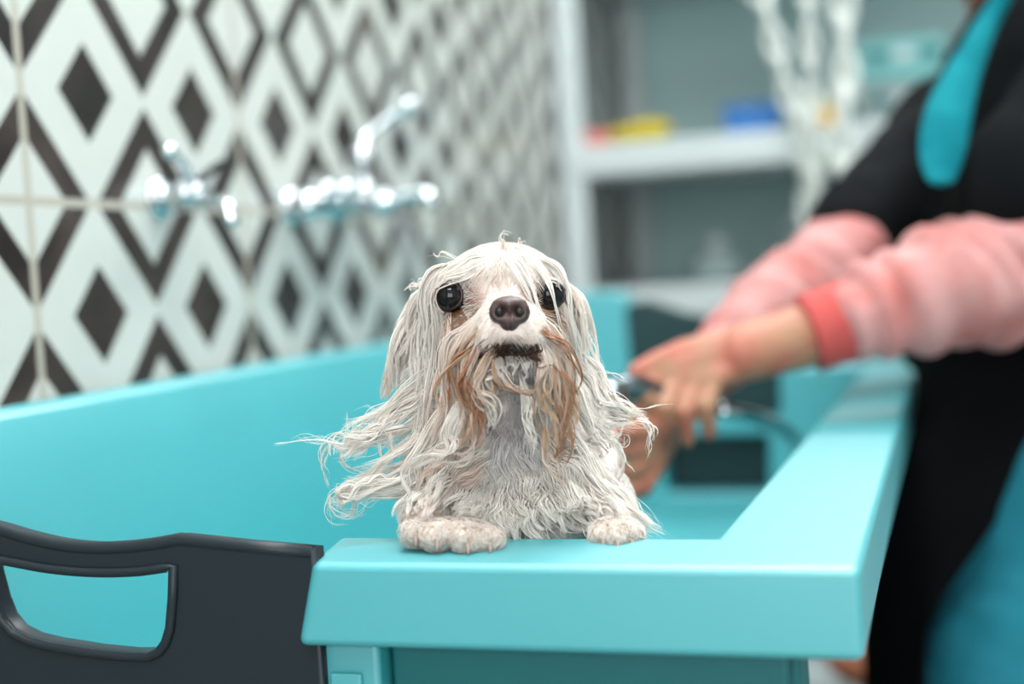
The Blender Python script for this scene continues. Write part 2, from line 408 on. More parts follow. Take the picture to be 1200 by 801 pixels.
# ================================================================== TAPS
def tapbody(p, d, L, r, m=CHROME, name='body', parent=None):
    return lathe(name, [(0, 0), (r*.9, 0), (r, .002), (r, L-.003), (r*.9, L), (0, L)], aim(p, d), m, parent)
def wallpt(x, y, off=0.):                  # point on the tiled wall, moved out from it
    v = P(x, y, 1)-CAM; t = (X0+off)/v.x; return CAM+v*t
t = thing('mixer_tap', 'chrome lever mixer tap on the diamond tiles, nearer of the two', 'tap', wallpt(232, 232))
c = wallpt(186, 232)
lathe('wall_flange', [(0, 0), (.032, 0), (.032, .004), (.026, .010), (0, .010)], aim(c, (1, 0, 0)), CHROME, t)
tapbody(c+Vector((.008, 0, 0)), (1, 0, 0), .07, .021, parent=t)
tapbody(c+Vector((.05, -.03, .004)), (0, 1, 0), .065, .017, name='valve', parent=t)
tube('spout', [c+Vector((.06, 0, 0)), c+Vector((.10, -.02, -.012)), c+Vector((.14, -.05, -.02)), c+Vector((.155, -.06, -.05))], [.013, .011, .010, .011], CHROME, t)
tube('lever', [c+Vector((.06, -.01, .02)), c+Vector((.08, -.06, .045)), c+Vector((.085, -.10, .055))], [.010, .006, .007], CHROME, t)
blob('knob', [('e', c+Vector((.085, -.103, .058)), (.012, .012, .012))], CHROME, t, voxel=.0015, smooth=1)
tube('lever_grip', [c+Vector((.07, 0, .02)), c+Vector((.09, .03, .045)), c+Vector((.10, .05, .05))], [.007, .006, .006], RUBBER, t)
scale_parts(t, c, .60)
t = thing('bath_mixer', 'chrome bath mixer with diverter, spout and shower hook on the tiled wall', 'tap', wallpt(400, 232))
a = wallpt(318, 243); b = wallpt(405, 240)
for q in (a, b):
    lathe('wall_flange', [(0, 0), (.034, 0), (.034, .005), (.024, .014), (.016, .016), (.016, .055)], aim(q, (1, 0, 0)), CHROME, t)
ax = (b-a).normalized(); A = a+Vector((.065, 0, 0)); B = b+Vector((.065, 0, 0))
tapbody(A-ax*.05, ax, (B-A).length+.10, .021, parent=t)
for q, s in ((A-ax*.05, -1), (B+ax*.05, 1)):
    kn = lathe('handle', [(0, 0), (.015, 0), (.026, .010), (.028, .030), (.020, .042), (0, .044)], aim(q, ax*s), CHROME, t)
blob('valve_dome', [('e', A+Vector((.012, -.01, .025)), (.020, .020, .018))], CHROME, t, voxel=.002, smooth=1)
blob('valve_dome', [('e', A+ax*.075+Vector((.012, 0, .025)), (.020, .020, .018))], CHROME, t, voxel=.002, smooth=1)
tube('spout', [B+Vector((0, 0, -.004)), B+Vector((.05, .02, .006)), B+Vector((.11, .03, .012)), B+Vector((.13, .03, -.012))], [.014, .012, .012, .013], CHROME, t)
C = B+Vector((.01, -.02, .0))
lathe('diverter', [(.022, 0), (.026, .02), (.018, .035), (.015, .05), (.022, .065), (.026, .085), (.024, .105), (.012, .118), (0, .12)], aim(C, (0, 0, 1)), CHROME, t)
tube('shower_hook', [C+Vector((0, 0, .115)), C+Vector((.015, .015, .135)), C+Vector((.05, .03, .165)), C+Vector((.08, .04, .175))], [.012, .010, .011, .014], CHROME, t)
blob('hook_cap', [('e', C+Vector((.082, .04, .18)), (.020, .020, .018))], CHROME, t, voxel=.002, smooth=1)
scale_parts(t, (a+b)/2+Vector((0, .02, 0)), .60)
t2 = tube('shower_hose', [P(468, 228, 1.78), P(471, 250, 1.785), P(476, 290, 1.79), P(484, 335, 1.80), P(488, 380, 1.81)], .006, SSTEEL, None, n=40)
tag(t2, 'thin silvery shower hose hanging below the bath mixer', 'hose')

# ================================================================== SHELVING
sh = thing('shelving_unit', 'white metal shelving unit against the grey back wall', 'shelf', (-.1, 2.8, 0))
SX0, SX1, SY0, SY1 = -.69, .62, 2.50, 3.08
for (x, y) in ((SX0, SY0), (SX0, SY1-.04), (SX1-.04, SY0), (SX1-.04, SY1-.04)):
    bm = bmesh.new(); prism(bm, [(x, y), (x+.045, y), (x+.045, y+.008), (x+.008, y+.008), (x+.008, y+.045), (x, y+.045)], 0, 2.3, 2)
    from_bm('post', bm, STEEL, sh, bevel=.001)
for z in (.30, 1.00, 1.262, 1.66, 2.22):
    bm = bmesh.new()
    bx(bm, SX0+.01, SX1-.01, SY0-.004, SY1, z, z+.056); 
    o = from_bm('shelf_board', bm, STEEL, sh, bevel=.004)
def z_on(z): return z+.056
ST = z_on(1.262)+.001
def cx_at(x, Y): return at(x, 150, Y).x
# pink sponge
c = cx_at(688, 2.58); bm = bmesh.new(); prism(bm, rpoly([(c-.045, ST), (c+.045, ST), (c+.042, ST+.026), (c+.01, ST+.032), (c-.03, ST+.027)], .010), 2.55, 2.63, 1)
tag(from_bm('sponge', bm, PINKS, None, bevel=.006), 'flat pink sponge at the left end of the shelf', 'sponge')
# yellow scoop / brush
c = cx_at(748, 2.60)
t = thing('grooming_brush', 'yellow grooming brush between the pink sponge and the blue box', 'brush', (c, 2.6, ST))
blob('brush_head', [('e', Vector((c+.02, 2.6, ST+.026)), (.045, .03, .020)), ('e', Vector((c-.02, 2.6, ST+.022)), (.04, .028, .016))], YELL, t, voxel=.003, smooth=3)
tube('handle', [(c-.02, 2.6, ST+.024), (c-.045, 2.595, ST+.022), (c-.062, 2.59, ST+.018)], [.011, .009, .012], YELL, t)
box('bristle_pad', (c-.03, c+.05, 2.58, 2.62, ST, ST+.014), mat('olive_bristles', (170, 170, 40), .9), t, bevel=.002)
# blue box
c0, c1 = cx_at(846, 2.62), cx_at(914, 2.62)
t = thing('storage_box', 'small blue plastic storage box in the middle of the shelf', 'box', ((c0+c1)/2, 2.66, ST))
box('box_body', (c0+.004, c1-.004, 2.624, 2.706, ST, ST+.048), BLUE, t, bevel=.006)
box('lid', (c0, c1, 2.62, 2.71, ST+.048, ST+.060), BLUE, t, bevel=.004)
# orange tub
c = cx_at(965, 2.6); t = thing('cream_jar', 'small orange lidded jar on the shelf behind the chains', 'jar', (c, 2.6, ST))
lathe('jar_body', [(0, 0), (.028, 0), (.030, .004), (.030, .034), (.028, .038), (0, .038)], Matrix.Translation((c, 2.6, ST)), ORANGE, t)
lathe('lid', [(.032, 0), (.033, .002), (.033, .012), (.030, .015), (0, .015)], Matrix.Translation((c, 2.6, ST+.038)), mat('cream_plastic', (232, 226, 196), .5), t)
# mint crates
for i, (hh, mm, lb) in enumerate(((.075, GREYP, 'grey green plastic drawer crate at the bottom of the stack on the shelf'), (.075, MINT, 'mint plastic drawer crate on top of the shelf stack'))):
    xa, xb = cx_at(1008, 2.62), cx_at(1110, 2.62); z0 = ST+i*.078
    t = thing('drawer_crate', lb, 'crate', ((xa+xb)/2, 2.7, z0), 'drawer crates on the shelf')
    bm = bmesh.new(); bx(bm, xa, xb, 2.63, 2.64, z0, z0+hh); bx(bm, xa, xb, 2.82, 2.83, z0, z0+hh); bx(bm, xa, xa+.008, 2.64, 2.82, z0, z0+hh); bx(bm, xb-.008, xb, 2.64, 2.82, z0, z0+hh); bx(bm, xa, xb, 2.63, 2.83, z0, z0+.006)
    from_bm('crate_body', bm, mm, t, bevel=.003)
    for j in range(3):
        box('handle', (xa+.02+j*.045, xa+.05+j*.045, 2.622, 2.631, z0+.035, z0+.055), TEALD if j % 2 == 0 else STEEL, t, bevel=.002)
# lower shelf: a pale bottle and a basin
zl = 1.057
c = cx_at(822, 2.62)
t = thing('shampoo_canister', 'squat pale grey canister on the lower shelf behind the hands', 'canister', (c, 2.7, zl))
lathe('canister_body', [(0, 0), (.05, 0), (.055, .005), (.055, .045), (.045, .060), (.02, .066), (0, .066)], Matrix.Translation((c, 2.72, zl)), GREYP, t)
lathe('cap', [(.018, 0), (.018, .018), (.014, .022), (0, .022)], Matrix.Translation((c, 2.72, zl+.066)), STEEL, t)
c = cx_at(918, 2.7)
t = thing('spray_bottle', 'rounded grey bottle on the lower shelf below the chains', 'bottle', (c, 2.72, zl))
lathe('bottle_body', [(0, 0), (.03, 0), (.034, .005), (.034, .07), (.02, .088), (.012, .092), (0, .092)], Matrix.Translation((c, 2.74, zl)), GREYP, t)
lathe('cap', [(.014, 0), (.014, .018), (0, .02)], Matrix.Translation((c, 2.74, zl+.092)), STEEL, t)

# ================================================================== CHAINS
def chain(name, pts, label, wid, wire):
    wire *= 1.25; wid *= 1.1
    L = 0; c = catmull([tuple(p) for p in pts], 400); seg = np.linalg.norm(np.diff(c, axis=0), axis=1); s = np.concatenate([[0], np.cumsum(seg)])
    pitch = wid*1.25; n = int(s[-1]/pitch); S = []
    for i in range(n):
        u = (i+.5)*pitch; p = Vector([np.interp(u, s, c[:, k]) for k in range(3)]); q = Vector([np.interp(min(u+.01, s[-1]), s, c[:, k]) for k in range(3)])
        d = (q-p).normalized() if (q-p).length > 1e-6 else Vector((0, 0, -1))
        side = d.cross(Vector((0, 1, 0))).normalized(); oth = d.cross(side)
        w_ = (side if i % 2 else oth); w_ = (w_+(.35*(oth if i % 2 else side))).normalized()
        ring = []
        for k in range(17):
            t_ = 2*math.pi*k/16; ring.append(p+d*(math.sin(t_)*(pitch*.62+wire*.5))+w_*(math.cos(t_)*(wid/2-wire)*(.85+.15*abs(math.cos(t_)))))
        S.append([tuple(v) for v in ring])
    S = np.array(S)
    o = link(name, tubes_mesh(name, S, np.full(S.shape[:2], wire), sides=7), WHITEP)
    return tag(o, label, 'chain', 'white plastic leash chains')
def hang(xt, yt, d): 
    p = P(xt, yt, d); return p
e = P(958, 305, 2.22)
chain('leash_chain', [Vector((-.385, 2.33, H-.031)), Vector((-.36, 2.34, 2.1)), P(868, -60, 2.34), P(893, 0, 2.34), P(918, 90, 2.33), P(944, 190, 2.32), P(947, 290, 2.31)], 'white plastic chain slanting down from the left to the gathered chains', .034, .0050)
chain('leash_chain', [Vector((P(950, -60, 2.2).x, P(950, -60, 2.2).y, H-.03)), P(947, 0, 2.2), P(952, 150, 2.2), P(962, 300, 2.2)], 'straight white plastic chain hanging between the slanted one and the thick one', .032, .0048)
chain('leash_chain', [Vector((P(985, -60, 2.15).x, P(985, -60, 2.15).y, H-.03)), P(987, 0, 2.15), P(988, 120, 2.15), P(985, 240, 2.15), P(960, 330, 2.15)], 'thickest white plastic chain hanging nearest the groomer', .042, .0068)
# ceiling rail the chains hang from
r_ = thing('ceiling_rail', 'white ceiling rail carrying the hanging chains', 'rail', (-.26, 2.27, H))
box('rail_bar', (-.44, -.08, 2.18, 2.37, H-.03, H-.001), STEEL, r_, bevel=.003)

# ================================================================== WOODEN STOOL beyond the tub
sp_ = P(1012, 806, 2.0)
t = thing('wooden_stool', 'small orange wooden stool on the floor beyond the tub', 'stool', (sp_.x, sp_.y+.1, 0))
zt = sp_.z+.03
lathe('seat', [(0, 0), (.14, 0), (.15, .008), (.15, .022), (.14, .03), (0, .03)], Matrix.Translation((sp_.x+.09, sp_.y+.1, zt-.03)), WOOD, t)
for k in range(4):
    an = math.pi/4+k*math.pi/2; q = Vector((sp_.x+.09+.10*math.cos(an), sp_.y+.1+.10*math.sin(an), zt-.032)); q2 = Vector((sp_.x+.09+.14*math.cos(an), sp_.y+.1+.14*math.sin(an), 0.002))
    tube('leg', [q, q2], [.016, .013], WOOD, t, n=6)

# ================================================================== GROOMER
person = thing('person', 'person in black shirt, pink sleeves and black apron washing the dog', 'person', (.12, 1.62, 0))
nrm = lambda v, s: noise.noise(v*s)
def folds(a, s, v0=(1, 1, 1)):
    vv = Vector(v0)
    return lambda v: a*(noise.noise(Vector((v.x*vv.x, v.y*vv.y, v.z*vv.z))*s)+.5*noise.noise(Vector((v.x*vv.x, v.y*vv.y, v.z*vv.z))*s*2.3+Vector((3, 1, 7))))
# joints
nSh = Vector((.20, 1.50, 1.325)); nEl = P(1200, 322, 1.335); nWr = P(868, 414, 1.30)
fSh = P(1118, 162, 1.68); fEl = P(962, 325, 1.50); fWr = P(792, 466, 1.37)
hipC = Vector((.13, 1.66, .90)); chC = Vector((.09, 1.68, 1.20)); nkB = P(1190, 50, 1.62); hd = P(1175, -105, 1.56)
hipN = P(1238, 600, 1.44); hipF = Vector((.11, 1.77, .86))
knN = P(1150, 905, 1.40); knF = Vector((.13, 1.80, .47)); anN = Vector((.10, 1.52, .09)); anF = Vector((.17, 1.82, .09))
def pxd(x, y, d): return P(x, y, d)
near_hand = []
mcp = [(769, 438), (792, 444), (815, 446), (838, 442)]
tips = [((756, 466), (756, 488)), ((780, 478), (780, 506)), ((804, 482), (806, 516)), ((829, 476), (831, 508))]
for i, ((mx, my), ((px_, py_), (tx, ty))) in enumerate(zip(mcp, tips)):
    m0 = P(mx, my, 1.285); near_hand.append(('c', P(858-i*-3, 408+i*6, 1.30), .017, m0, .0115))
    pip = P(px_, py_, 1.258+.005*i); tip = P(tx, ty, 1.272+.004*i)
    near_hand += [('c', m0, .0088, pip, .0080), ('c', pip, .0080, tip, .0066)]
near_hand += [('c', P(850, 405, 1.30), .016, P(800, 412, 1.295), .012), ('c', P(800, 412, 1.295), .0115, P(768, 424, 1.285), .0098), ('c', P(768, 424, 1.285), .0098, P(745, 436, 1.275), .0085)]
far_hand = []
fm = [((748, 506, 1.25), (722, 508, 1.21), (700, 518, 1.185)), ((740, 528, 1.24), (712, 532, 1.20), (690, 542, 1.17)),
      ((741, 550, 1.24), (714, 557, 1.20), (694, 566, 1.175)), ((751, 570, 1.25), (728, 578, 1.215), (710, 586, 1.195))]
for a_, b_, c_ in fm:
    far_hand += [('c', P(778, 488+(a_[1]-500)*.4, 1.32), .014, P(*a_), .0108), ('c', P(*a_), .0095, P(*b_), .0086), ('c', P(*b_), .0086, P(*c_), .0070)]
far_hand += [('c', P(772, 490, 1.32), .013, P(748, 486, 1.28), .0105), ('c', P(748, 486, 1.28), .0098, P(724, 484, 1.24), .008)]
face_d = (P(640, 500, .95)-hd).normalized(); fr = face_d; fu = (Vector((0, 0, 1))-fr*fr.z).normalized(); fs = fr.cross(fu)
HR = Matrix((fs, fr, fu)).transposed()
skin = [('e', hd, (.074, .092, .108), HR), ('e', hd+fr*.035-fu*.055, (.052, .052, .048), HR), ('e', hd+fr*.095-fu*.012, (.012, .016, .022), HR),
        ('e', hd+fs*.078-fu*.005, (.010, .018, .03), HR), ('e', hd-fs*.078-fu*.005, (.010, .018, .03), HR),
        ('c', nkB, .055, hd-fu*.07, .050),
        ('e', chC, (.10, .15, .16)), ('e', Vector((.12, 1.67, 1.05)), (.095, .13, .14)), ('e', hipC, (.105, .15, .11)),
        ('c', nSh, .05, nkB, .05), ('c', fSh, .05, nkB, .05),
        ('c', nSh, .045, nEl, .036), ('c', nEl, .038, nWr, .027), ('c', fSh, .045, fEl, .036), ('c', fEl, .038, fWr, .026),
        ('c', hipN, .085, knN, .055), ('c', knN, .055, anN, .035), ('c', hipF, .085, knF, .055), ('c', knF, .055, anF, .035)] + near_hand + far_hand
blob('body', skin, SKIN, person, voxel=.003, smooth=4, factor=.4)
for s in (-1, 1):
    blob('eye', [('e', hd+fr*.078+fs*.032*s+fu*.008, (.012, .012, .009), HR)], mat('person_eye', (40, 30, 28), .1), person, voxel=.002, smooth=1)
blob('mouth', [('e', hd+fr*.088-fu*.052, (.022, .006, .006), HR)], mat('lips', (190, 100, 98), .4), person, voxel=.002, smooth=1)
blob('hair', [('e', hd-fr*.015+fu*.018, (.084, .098, .108), HR), ('e', hd-fr*.10+fu*.03, (.045, .04, .045), HR), ('c', hd-fr*.11+fu*.02, .035, hd-fr*.15-fu*.12, .018)], HAIRD, person, voxel=.005, smooth=3,
     post=lambda co: co)
# pull the cap of hair off the face
hair = person.children[-1]
me = hair.data
for v in me.vertices:
    q = v.co-hd; f_ = q.dot(fr); u_ = q.dot(fu)
    if f_ > .03 and u_ < .055: v.co = v.co-fr*(f_-.03)*.9
# black short-sleeved shirt
shirt = [('e', chC, (.125, .175, .19)), ('e', Vector((.12, 1.67, 1.05)), (.120, .155, .17)), ('e', hipC+Vector((0, 0, .01)), (.125, .17, .10)),
         ('c', nSh+Vector((0, 0, -.01)), .075, nkB-Vector((0, 0, .045)), .058), ('c', fSh+Vector((0, 0, -.01)), .064, nkB-Vector((0, 0, .045)), .058),
         ('c', nSh, .078, P(1236, 205, 1.36), .080), ('c', P(1236, 205, 1.36), .080, P(1218, 222, 1.345), .082),
         ('c', fSh, .070, P(1015, 262, 1.57), .058), ('c', P(1015, 262, 1.57), .058, P(1004, 280, 1.555), .057), ('c', fSh, .08, Vector((.10, 1.70, 1.10)), .10), ('c', P(1100, 230, 1.62), .075, P(1125, 380, 1.62), .075)]
shirt_o = blob('shirt', shirt, BLACKC, person, voxel=.006, smooth=5, disp=folds(.007, 14, (1, 1, .5)))
# pink long sleeves
def sleeve(pts, rs, amp, name='sleeve'):
    pr = []
    for (a, ra), (b_, rb) in zip(zip(pts, rs), zip(pts[1:], rs[1:])): pr.append(('c', a, ra, b_, rb))
    axis = (pts[-1]-pts[0]).normalized()
    def dsp(v):
        t = (v-pts[0]).dot(axis)
        return amp*(math.sin(t*170+5*noise.noise(v*13))*.6+noise.noise(v*22)*1.3)
    return blob(name, pr, PINK, person, voxel=.0045, smooth=4, disp=dsp)
sleeve([P(1222, 262, 1.34), nEl, P(1100, 338, 1.31), P(1030, 362, 1.30), P(985, 378, 1.30)], [.066, .062, .056, .044, .037], .006)
sleeve([P(1006, 288, 1.555), P(964, 324, 1.50), P(905, 362, 1.44), P(862, 400, 1.41), P(842, 420, 1.395)], [.050, .049, .042, .036, .031], .004)
def cuff(a, b_, r0, r1):
    tube('cuff', [a, (a+b_)/2, b_], [r0, r1, r0*.98], PINKC, person, n=12, sides=28)
cuff(P(992, 376, 1.30), P(948, 390, 1.30), .038, .036)
cuff(P(846, 414, 1.40), P(826, 436, 1.385), .031, .030)
# trousers and shoes
blob('trousers', [('e', hipC, (.122, .165, .10)), ('e', hipC-Vector((-.01, .03, .05)), (.125, .15, .10)),
                  ('c', hipN, .104, knN, .080), ('c', knN, .080, anN, .068), ('c', hipF, .105, knF, .08), ('c', knF, .08, anF, .068)],
     SCRUB, person, voxel=.006, smooth=4, disp=folds(.009, 11, (1, 1, 1.6)))
for an_ in (anN, anF):
    blob('shoe', [('c', an_+Vector((.02, 0, -.045)), .042, an_+Vector((-.14, -.04, -.052)), .036), ('c', an_+Vector((.0, 0, 0)), .042, an_+Vector((.0, 0, -.04)), .044)], SHOE, person, voxel=.005, smooth=3)
# apron: a hanging sheet wrapped round the front
zz = np.linspace(.42, 1.235, 48); bm = bmesh.new(); grid = []
def sst(a, b, v): t_ = min(1, max(0, (v-a)/(b-a))); return t_*t_*(3-2*t_)
for z in zz:
    xf = -.112+.064*sst(.84, .93, z)
    k = sst(1.0, 1.235, z); yn = 1.40+.10*sst(.75, 1.0, z)+.10*k; yf = 1.86-.06*k
    xb = -.06+.14*sst(.70, .98, z)            # how far the near side wraps back
    pts = [(xb, yn-.005), (xf+.055, yn), (xf+.012, yn+.035), (xf, yn+.09), (xf-.0, (yn+yf)/2), (xf, yf-.09), (xf+.015, yf-.03), (xf+.07, yf), (xf+.13, yf+.01)]
    if z < .98:
        pts = pts[:]
    c_ = catmull([(p[0], p[1], z) for p in pts], 44)
    row = []
    for q in c_:
        f_ = .007*(1-sst(.9, 1.1, z))*math.sin(q[1]*46+math.sin(z*7)*1.5)
        row.append(bm.verts.new((q[0]+f_+(.004 if z < .84 else 0), q[1], q[2])))
    grid.append(row)
for i in range(len(zz)-1):
    for j in range(43): bm.faces.new((grid[i][j], grid[i][j+1], grid[i+1][j+1], grid[i+1][j]))
ap = from_bm('apron', bm, APRON, person, smooth=True); so = ap.modifiers.new('s', 'SOLIDIFY'); so.thickness = .003
# turquoise neck panel lying on the shirt
dg = bpy.context.evaluated_depsgraph_get()
bvh = BVHTree.FromObject(shirt_o, dg)
rows = [(-30, 1172, 1200), (0, 1160, 1186), (30, 1140, 1170), (60, 1120, 1160), (90, 1100, 1152), (120, 1082, 1146), (150, 1073, 1142), (180, 1070, 1136), (205, 1078, 1126), (222, 1094, 1112)]
bm = bmesh.new(); g = []
ys = np.linspace(-30, 222, 30); D = []
for y in ys:
    xa = np.interp(y, [r[0] for r in rows], [r[1] for r in rows]); xb = np.interp(y, [r[0] for r in rows], [r[2] for r in rows]); hs_ = []
    for x in np.linspace(xa, xb, 7):
        h = bvh.ray_cast(CAM, (P(x, y, 1)-CAM).normalized())
        if h[0] is not None: hs_.append(-(RW.transposed()@(h[0]-CAM)).z)
    D.append(min(hs_) if hs_ else np.nan)
D = np.array(D); ok = ~np.isnan(D) & (D < 1.75); D = np.interp(ys, ys[ok], D[ok])
cf = np.polyfit(ys, D, 2); D2 = np.polyval(cf, ys); D2 -= max(0, (D2-D).max())+.006
for y, dd_ in zip(ys, D2):
    xa = np.interp(y, [r[0] for r in rows], [r[1] for r in rows]); xb = np.interp(y, [r[0] for r in rows], [r[2] for r in rows])
    g.append([bm.verts.new(P(xa+(xb-xa)*k_/8, y, dd_-.012*math.sin(math.pi*k_/8))) for k_ in range(9)])
for i in range(len(g)-1):
    for j in range(8): bm.faces.new((g[i][j], g[i+1][j], g[i+1][j+1], g[i][j+1]))
for _ in range(6): bmesh.ops.smooth_vert(bm, verts=bm.verts, factor=.5, use_axis_x=True, use_axis_y=True, use_axis_z=True)
npn = from_bm('neck_panel', bm, SCRUBL, person, smooth=True); so = npn.modifiers.new('s', 'SOLIDIFY'); so.thickness = .006; so.offset = 0
npn['label'] = 'bright turquoise collar strap'

# shower head held in the near hand
sh_ = thing('hand_shower', 'chrome hand shower held by the groomer beside the dog', 'shower head', P(716, 468, 1.24))
hd0 = P(714, 462, 1.235); dirn = (P(690, 520, 1.20)-hd0).normalized()
lathe('spray_face', [(0, -.012), (.010, -.012), (.018, 0), (.023, .012), (.023, .020), (.020, .024), (0, .024)], aim(hd0, dirn), DCHROME, sh_)
tube('handle', [hd0-dirn*.006, P(750, 455, 1.262), P(800, 470, 1.305), P(838, 480, 1.315)], [.011, .012, .012, .010], DCHROME, sh_)
hose = tube('shower_hose', [P(842, 481, 1.316), P(870, 486, 1.34), P(905, 496, 1.42), P(935, 520, 1.52), Vector((-.20, 1.72, .86)), Vector((-.21, 1.80, .80)), Vector((-.24, 1.70, .776))], .0085, CHROME, None, n=70)
tag(hose, 'chrome shower hose trailing from the hand into the tub', 'hose')

# ================================================================== DOG
dog = thing('dog', 'wet white long-haired dog standing up with paws on the tub rim', 'dog', (P(610, 600, .87).x, P(610, 600, .87).y, FZ))
RD = RW.copy()
def PD(x, y, d): return P(x, y, d)
prims = []
def E_(x, y, d, r): prims.append(('e', P(x, y, d), r if isinstance(r, tuple) else (r, r, r), RD))
def C_(a, ra, b, rb): prims.append(('c', P(*a), ra, P(*b), rb))
E_(589, 360, .872, (.0405, .0385, .043))
E_(590, 345, .852, (.033, .026, .030))
E_(594, 368, .835, (.0165, .015, .028))
E_(597, 386, .818, (.0215, .0165, .024))
E_(578, 396, .815, (.0135, .0125, .016)); E_(618, 396, .815, (.0135, .0125, .016))
E_(599, 424, .826, (.015, .010, .016))
E_(548, 392, .852, (.020, .024, .022)); E_(636, 392, .852, (.018, .024, .022))
C_((592, 420, .885), .036, (600, 520, .885), .042)
E_(603, 560, .885, (.056, .055, .045)); E_(606, 590, .868, (.062, .036, .034)); E_(604, 535, .872, (.038, .03, .03))
E_(525, 585, .872, (.028, .03, .028)); E_(692, 592, .872, (.026, .028, .026))
C_((510, 588, .862), .022, (500, 612, .825), .014); C_((700, 595, .862), .021, (718, 612, .825), .013)
E_(528, 625, .803, (.026, .008, .014)); E_(722, 623, .803, (.015, .0075, .013))
toesL = [(486, 624, .799), (511, 629, .791), (547, 633, .787), (573, 632, .791)]
toesR = [(705, 628, .797), (722, 630, .790), (739, 627, .797)]
for t_ in toesL: E_(*t_, (.0080, .0072, .009))
for t_ in toesR: E_(*t_, (.0068, .0066, .008))
chW = P(603, 560, .885); rump = chW+Vector((-.02, .19, -.09))
prims += [('c', chW, .052, rump, .050), ('c', rump, .045, rump+Vector((.035, .02, -.05)), .026), ('c', rump, .045, rump+Vector((-.035, .02, -.05)), .026)]
for s in (-1, 1):
    kn = Vector((rump.x+.04*s, rump.y-.02, FZ+.075)); hk = Vector((rump.x+.04*s, rump.y+.045, FZ+.045)); pw = Vector((rump.x+.04*s, rump.y+.03, FZ+.013))
    prims += [('c', rump+Vector((.03*s, .0, -.02)), .034, kn, .022), ('c', kn, .020, hk, .013), ('c', hk, .013, pw, .012), ('c', pw, .013, pw+Vector((0, -.03, 0)), .012)]
prims += [('c', rump+Vector((0, .04, .02)), .014, rump+Vector((.01, .09, .06)), .010), ('c', rump+Vector((.01, .09, .06)), .010, rump+Vector((.0, .10, .11)), .006)]
CREAM = np.array(s2l((255, 249, 243))); WARM = np.array(s2l((250, 232, 220))); RUST = np.array(s2l((186, 130, 92))); TAN = np.array(s2l((222, 190, 160))); PINKF = np.array(s2l((226, 196, 188))); DARK = np.array(s2l((60, 42, 36))); GREYF = np.array(s2l((244, 240, 238)))
WLD = np.array([[xc[i], yc[i], zc[i]] for i in range(3)])
RWn = np.array(RW); Cn = np.array(CAM)
def to_px(co):                                   # world -> the working frame used for the dog's markings
    c = (co-Cn) @ RWn                            # rows: camera coords
    return 600+F*c[:, 0]/-c[:, 2], 400.5-F*c[:, 1]/-c[:, 2], -c[:, 2]
NOSEP, EYL, EYR, MTH = [np.array(P(*q)) for q in ((597, 366, .80), (528, 348, .838), (643, 345, .838), (600, 412, .81))]
def dogcol(co):
    c = np.tile(PINKF*.55+CREAM*.45, (len(co), 1))
    def mixin(pt, r, col, k=1.):
        nonlocal c
        d = np.linalg.norm(co-pt, axis=1); w_ = (np.clip(1-d/r, 0, 1)**1*k).clip(0, 1)[:, None]; c = c*(1-w_)+col*w_
    mixin(np.array(P(590, 318, .83)), .03, CREAM, 1.0)
    for p_ in (P(545, 352, .828), P(628, 350, .828)): mixin(np.array(p_), .016, np.array(s2l((150, 96, 84))), 1.3)
    for p_ in (EYL, EYR): mixin(p_, .0205, np.array(s2l((84, 50, 44))), 1.7)
    for p_ in (P(533, 378, .83), P(648, 376, .835)): mixin(np.array(p_), .018, RUST*.8, 1.2)
    mixin(MTH, .022, RUST*.6, 1.1); mixin(np.array(P(600, 413, .80)), .012, DARK, 1.6)
    mixin(np.array(P(606, 585, .84)), .06, np.array(s2l((224, 214, 214))), 1)
    for q_ in ((500, 620, .79), (560, 624, .79), (722, 620, .79)): mixin(np.array(P(*q_)), .03, WARM*.95, 2.)
    for t_ in toesL+toesR: mixin(np.array(P(t_[0]+9, t_[1]+3, t_[2]-.006)), .008, np.array(s2l((170, 134, 118))), 1.)
    return c
SKINF = attr_mat('wet_fur_skin', .45, sss=.0, bump=(320, .6, .0012))
body = blob('body', prims, SKINF, dog, voxel=.0022, smooth=7, factor=.5, fcol=dogcol)
dg = bpy.context.evaluated_depsgraph_get()
bv = BVHTree.FromObject(body, dg)

# eyes
for (ex, ey, ed, nm) in ((528, 347, .8360, 0), (643, 345, .8385, 1)):
    c = P(ex, ey, ed)
    bm = bmesh.new(); bmesh.ops.create_uvsphere(bm, u_segments=40, v_segments=24, radius=.0098, matrix=Matrix.Translation(c))
    ep = from_bm('eye', bm, EYE, dog, smooth=True)
    fwd = (CAM+Vector((0, 0, .02))-c).normalized(); fwd = (fwd+RW@Vector((-.28 if nm == 0 else .30, .05, 0))).normalized()
    q = fwd.to_track_quat('Z', 'Y').to_matrix()
    ring = np.array([[tuple(c+fwd*.0050+q@Vector((math.cos(a_)*.0083, math.sin(a_)*.0077, 0))) for a_ in np.linspace(0, 2*math.pi, 41)]])
    link('eyelid', tubes_mesh('eyelid', ring, np.full(ring.shape[:2], .0010), sides=8), LID, dog)
